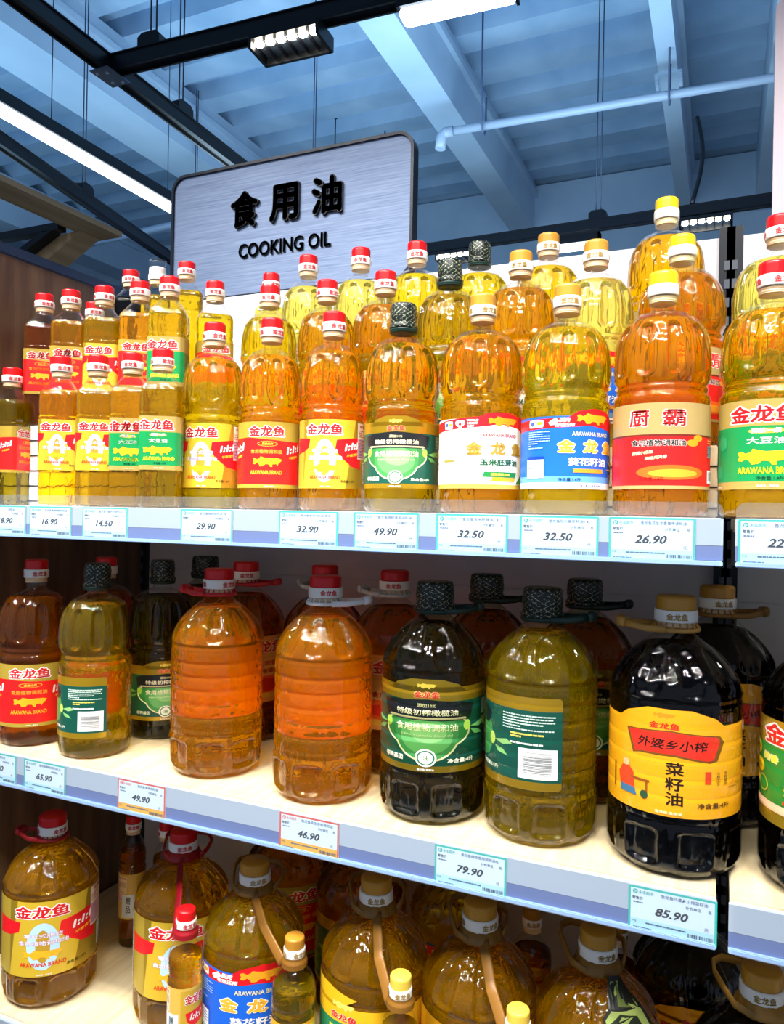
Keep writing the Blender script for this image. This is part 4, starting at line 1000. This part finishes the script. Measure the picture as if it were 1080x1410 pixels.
A('dark bottle far back with a plain dark cap, left of the red strapped bottle', B2, -.915, 1.185, zM, 'j4', 'dark', 'olive', 'green', .4, smoky=True)
A('big bottle with a red strap pointing right, behind the first orange jug', B2, -.765, 1.105, zM, 'j4', 'red', 'peanut', 'rust', .5, handle=('flat', 'b01020', .15))
A('big bottle with a pale strap pointing left, behind the second orange jug', B2, -.612, 1.115, zM, 'j4', 'red', 'peanut', 'rust', .2, handle=('flat', 'd0d0cc', PI-.35))
A('big amber bottle with red and orange label seen between jug and olive oil', B2, -.470, 1.085, zM, 'j4', 'red', 'peanut', 'rust', .15, handle=('flat', 'd0d0cc', PI-.1))
A('big dark bottle with black strap behind the green labelled one', B2, -.325, 1.105, zM, 'j4', 'dark', 'olive', 'rust', .2, handle=('flat', '10201c', .0), smoky=True)
A('big dark bottle with black strap behind the golden one', B2, -.178, 1.105, zM, 'j4', 'dark', 'olive', 'rust', .2, handle=('flat', '10201c', .1), smoky=True)
A('big black-brown bottle with tan cap behind the rapeseed oil', B2, -.002, 1.11, zM, 'j4e', 'gold', 'rape', 'black', .3, handle=('flat', '9a6c2c', .25))
A('big dark bottle far back beyond the gap at the right edge', B2, .155, 1.11, zM, 'j4e', 'gold', 'green2', 'black', .1)

# ------------------------------------------------------------------ bottom shelf
zB = -.820+.0005; C1 = 'big bottles in the front row of the lowest shelf'; C2 = 'big bottles at the back of the lowest shelf'; CG = 'little gift bottles on the lowest shelf'
A('big amber bottle with gold and red zero label at the bottom left corner', C1, -1.040, .944, zB, 'j5', 'red', 'zero', 'amber', -.12, handle=('flat', 'a01018', PI+.3))
A('big amber bottle with red bail, zero label half hidden by a gift bottle', C1, -.800, .992, zB, 'j5', 'red', 'zero', 'amber', -.05, handle=('bail', 'a01018', .1))
A('big yellow bottle with blue sunflower oil label on the lowest shelf', C1, -.633, .952, zB, 'j5', 'gold', 'sun', 'gold', -.15, handle=('bail', '8a601f', .1))
A('big amber bottle with gold, green and white corn oil label', C1, -.432, .952, zB, 'j5', 'gold', 'corn2', 'amber', .1, hs=1.065, handle=('bail', '8a601f', .1))
A('big amber bottle with a plain gold label, second from the camouflage tag', C1, -.281, .952, zB, 'j5', 'gold', 'blend5', 'amber', .1, hs=1.065, handle=('bail', '8a601f', .1))
eb = A('big amber bottle carrying a green camouflage patterned tag', C1, -.130, .952, zB, 'j5', 'gold', 'blend5', 'amber', .1, hs=1.065, handle=('bail', '8a601f', .1))
A('very dark big bottle with tan bail in the bottom right corner', C1, .052, .950, zB, 'j5', 'gold', 'rape', 'black', .1, hs=1.065, handle=('bail', '9c7028', .1))
for x, y, d, oc, cp, lb in ((-.70, 1.16, 'red', 'rust', 'red', 'big bottle far back in the dark behind the red strapped one'), (-.54, 1.13, 'olive', 'rust', 'gold', 'big dark bottle at the back between the blue and the corn labels'),
                        (-.375, 1.14, 'sun', 'amber', 'gold', 'big bottle at the back with a sunflower on its label'), (-.03, 1.13, 'rape', 'black', 'gold', 'dark bottle at the back with an orange label, near the gap')):
    A(lb, C2, x, y, zB, 'j5', cp, d, oc, .2, handle=('bail', '7c5420', .1))
A('little gift bottle with red cap in the dark, left of the pair', CG, -1.005, 1.10, zB, 'g', 'red', 'gift', 'rust', .2)
A('little gift bottle with red cap in the dark, right of the pair', CG, -.930, 1.105, zB, 'g', 'red', 'gift', 'rust', -.2)
A('little gift bottle with red cap and white gift label at the front edge', CG, -.700, .877, zB, 'g', 'red', 'gift', 'amber', -.35)
A('little gift bottle with tan cap and dark oil in front of the blue label', CG, -.522, .884, zB, 'gf', 'brown', 'gift2', 'olive', -.1)
A('little gift bottle with yellow cap, left of the two at the bottom edge', CG, -.358, .868, zB, 'g', 'paleyellow', 'gift2', 'gold', 0)
A('little gift bottle with yellow cap, right of the two at the bottom edge', CG, -.208, .868, zB, 'g', 'paleyellow', 'gift2', 'gold', 0)
A('little dark gift bottle at the back, between two big amber bottles', CG, -.245, 1.10, zB, 'gf', 'brown', 'gift2', 'rust', 0)
A('little dark gift bottle at the back by the narrow gap', CG, -.125, 1.12, zB, 'gf', 'brown', 'gift2', 'rust', 0)
# straps that tie the gift bottles to the big ones
def strap(label, p, g, zr, col):
    """flat strap from the big bottle's collar down to a loop round the gift bottle's neck"""
    t = thing('gift_strap', label, 'strap', (0, 0, Z0), 0, 'straps tying gift bottles to the big ones')
    pts = [Vector(q) for q in p]; path = []
    for i in range(len(pts)-1):
        for k in range(8): path.append(pts[i].lerp(pts[i+1], k/8))
    path.append(pts[-1])
    obj('band', tube(bmesh.new(), path, .0075, .0012, 8, up=(0, -1, .3)), plain(col, .4), t)
    obj('neck_loop', lathe(lambda z, th: (.0150 if z > zr+.002 else .0175)*(1+.02*math.sin(th*16)), [zr-.006+.002*i for i in range(8)], 40, False, False), plain(col, .4), t, True, (g[0], g[1], 0))
strap('wide red strap from the red bail down to the red capped gift bottle', ((-.786, .968, -.566), (-.745, .915, -.586), (-.714, .873, -.614)), (-.700, .877), -.612, '8e0c18')
strap('tan strap from the sunflower oil down to the tan capped gift bottle', ((-.622, .932, -.564), (-.580, .896, -.588), (-.536, .876, -.616)), (-.522, .884), -.612, '7c5216')
strap('tan strap from the corn oil bottle down to a yellow capped gift bottle', ((-.421, .930, -.548), (-.397, .885, -.578), (-.370, .862, -.616)), (-.358, .868), -.612, '84591a')
strap('tan strap from the plain gold labelled bottle down to a yellow capped gift bottle', ((-.270, .930, -.548), (-.246, .885, -.578), (-.220, .862, -.616)), (-.208, .868), -.612, '84591a')
# camouflage tag on the bottle front
D = Decal()
o1 = [(-30, -40), (-34, -20), (-26, -4), (-10, 6), (-12, 14), (-6, 22), (-4, 40), (0, 48), (18, 48), (30, 20), (36, -10), (38, -40)]
D.poly(o1, '10140c'); D.poly([(x*.88+1, y*.9+0) for x, y in o1], '8c9a50'); D.poly([(-8, -2), (8, 4), (24, 0), (20, 14), (4, 18), (-6, 10)], '1c2412'); D.poly([(10, -40), (14, -14), (20, -12), (22, -40)], '54602c')
D.ell(-10, -24, 12, 7, 'a8b868'); D.ell(-6, -34, 14, 6, '1c2412'); D.poly([(4, 24), (16, 22), (20, 36), (8, 40)], '54602c'); D.ell(26, -22, 6, 12, '3a441c')
s5 = SHAPES['j5']
def mp5(x, y, h):
    z = .214+y/1000*.9; th = -PI/2+x*1.5/1000/.072+.25; r = s5.fn(z, PI/8+.39*0)+.0012+h+.001; r = interp([(.15, .0775), (.196, .0775), (.21, .0745), (.222, .068), (.235, .058), (.246, .045), (.262, .034)], z)+h
    return Vector((r*math.cos(th), r*math.sin(th), z))
put('camouflage_tag', D.build(mp5, 4), eb, label='green camouflage patterned tag with a black edge')
for o in bpy.data.objects:
    if o.type == 'MESH' and o.data.users == 1 and not o.data.name.startswith('m'): pass
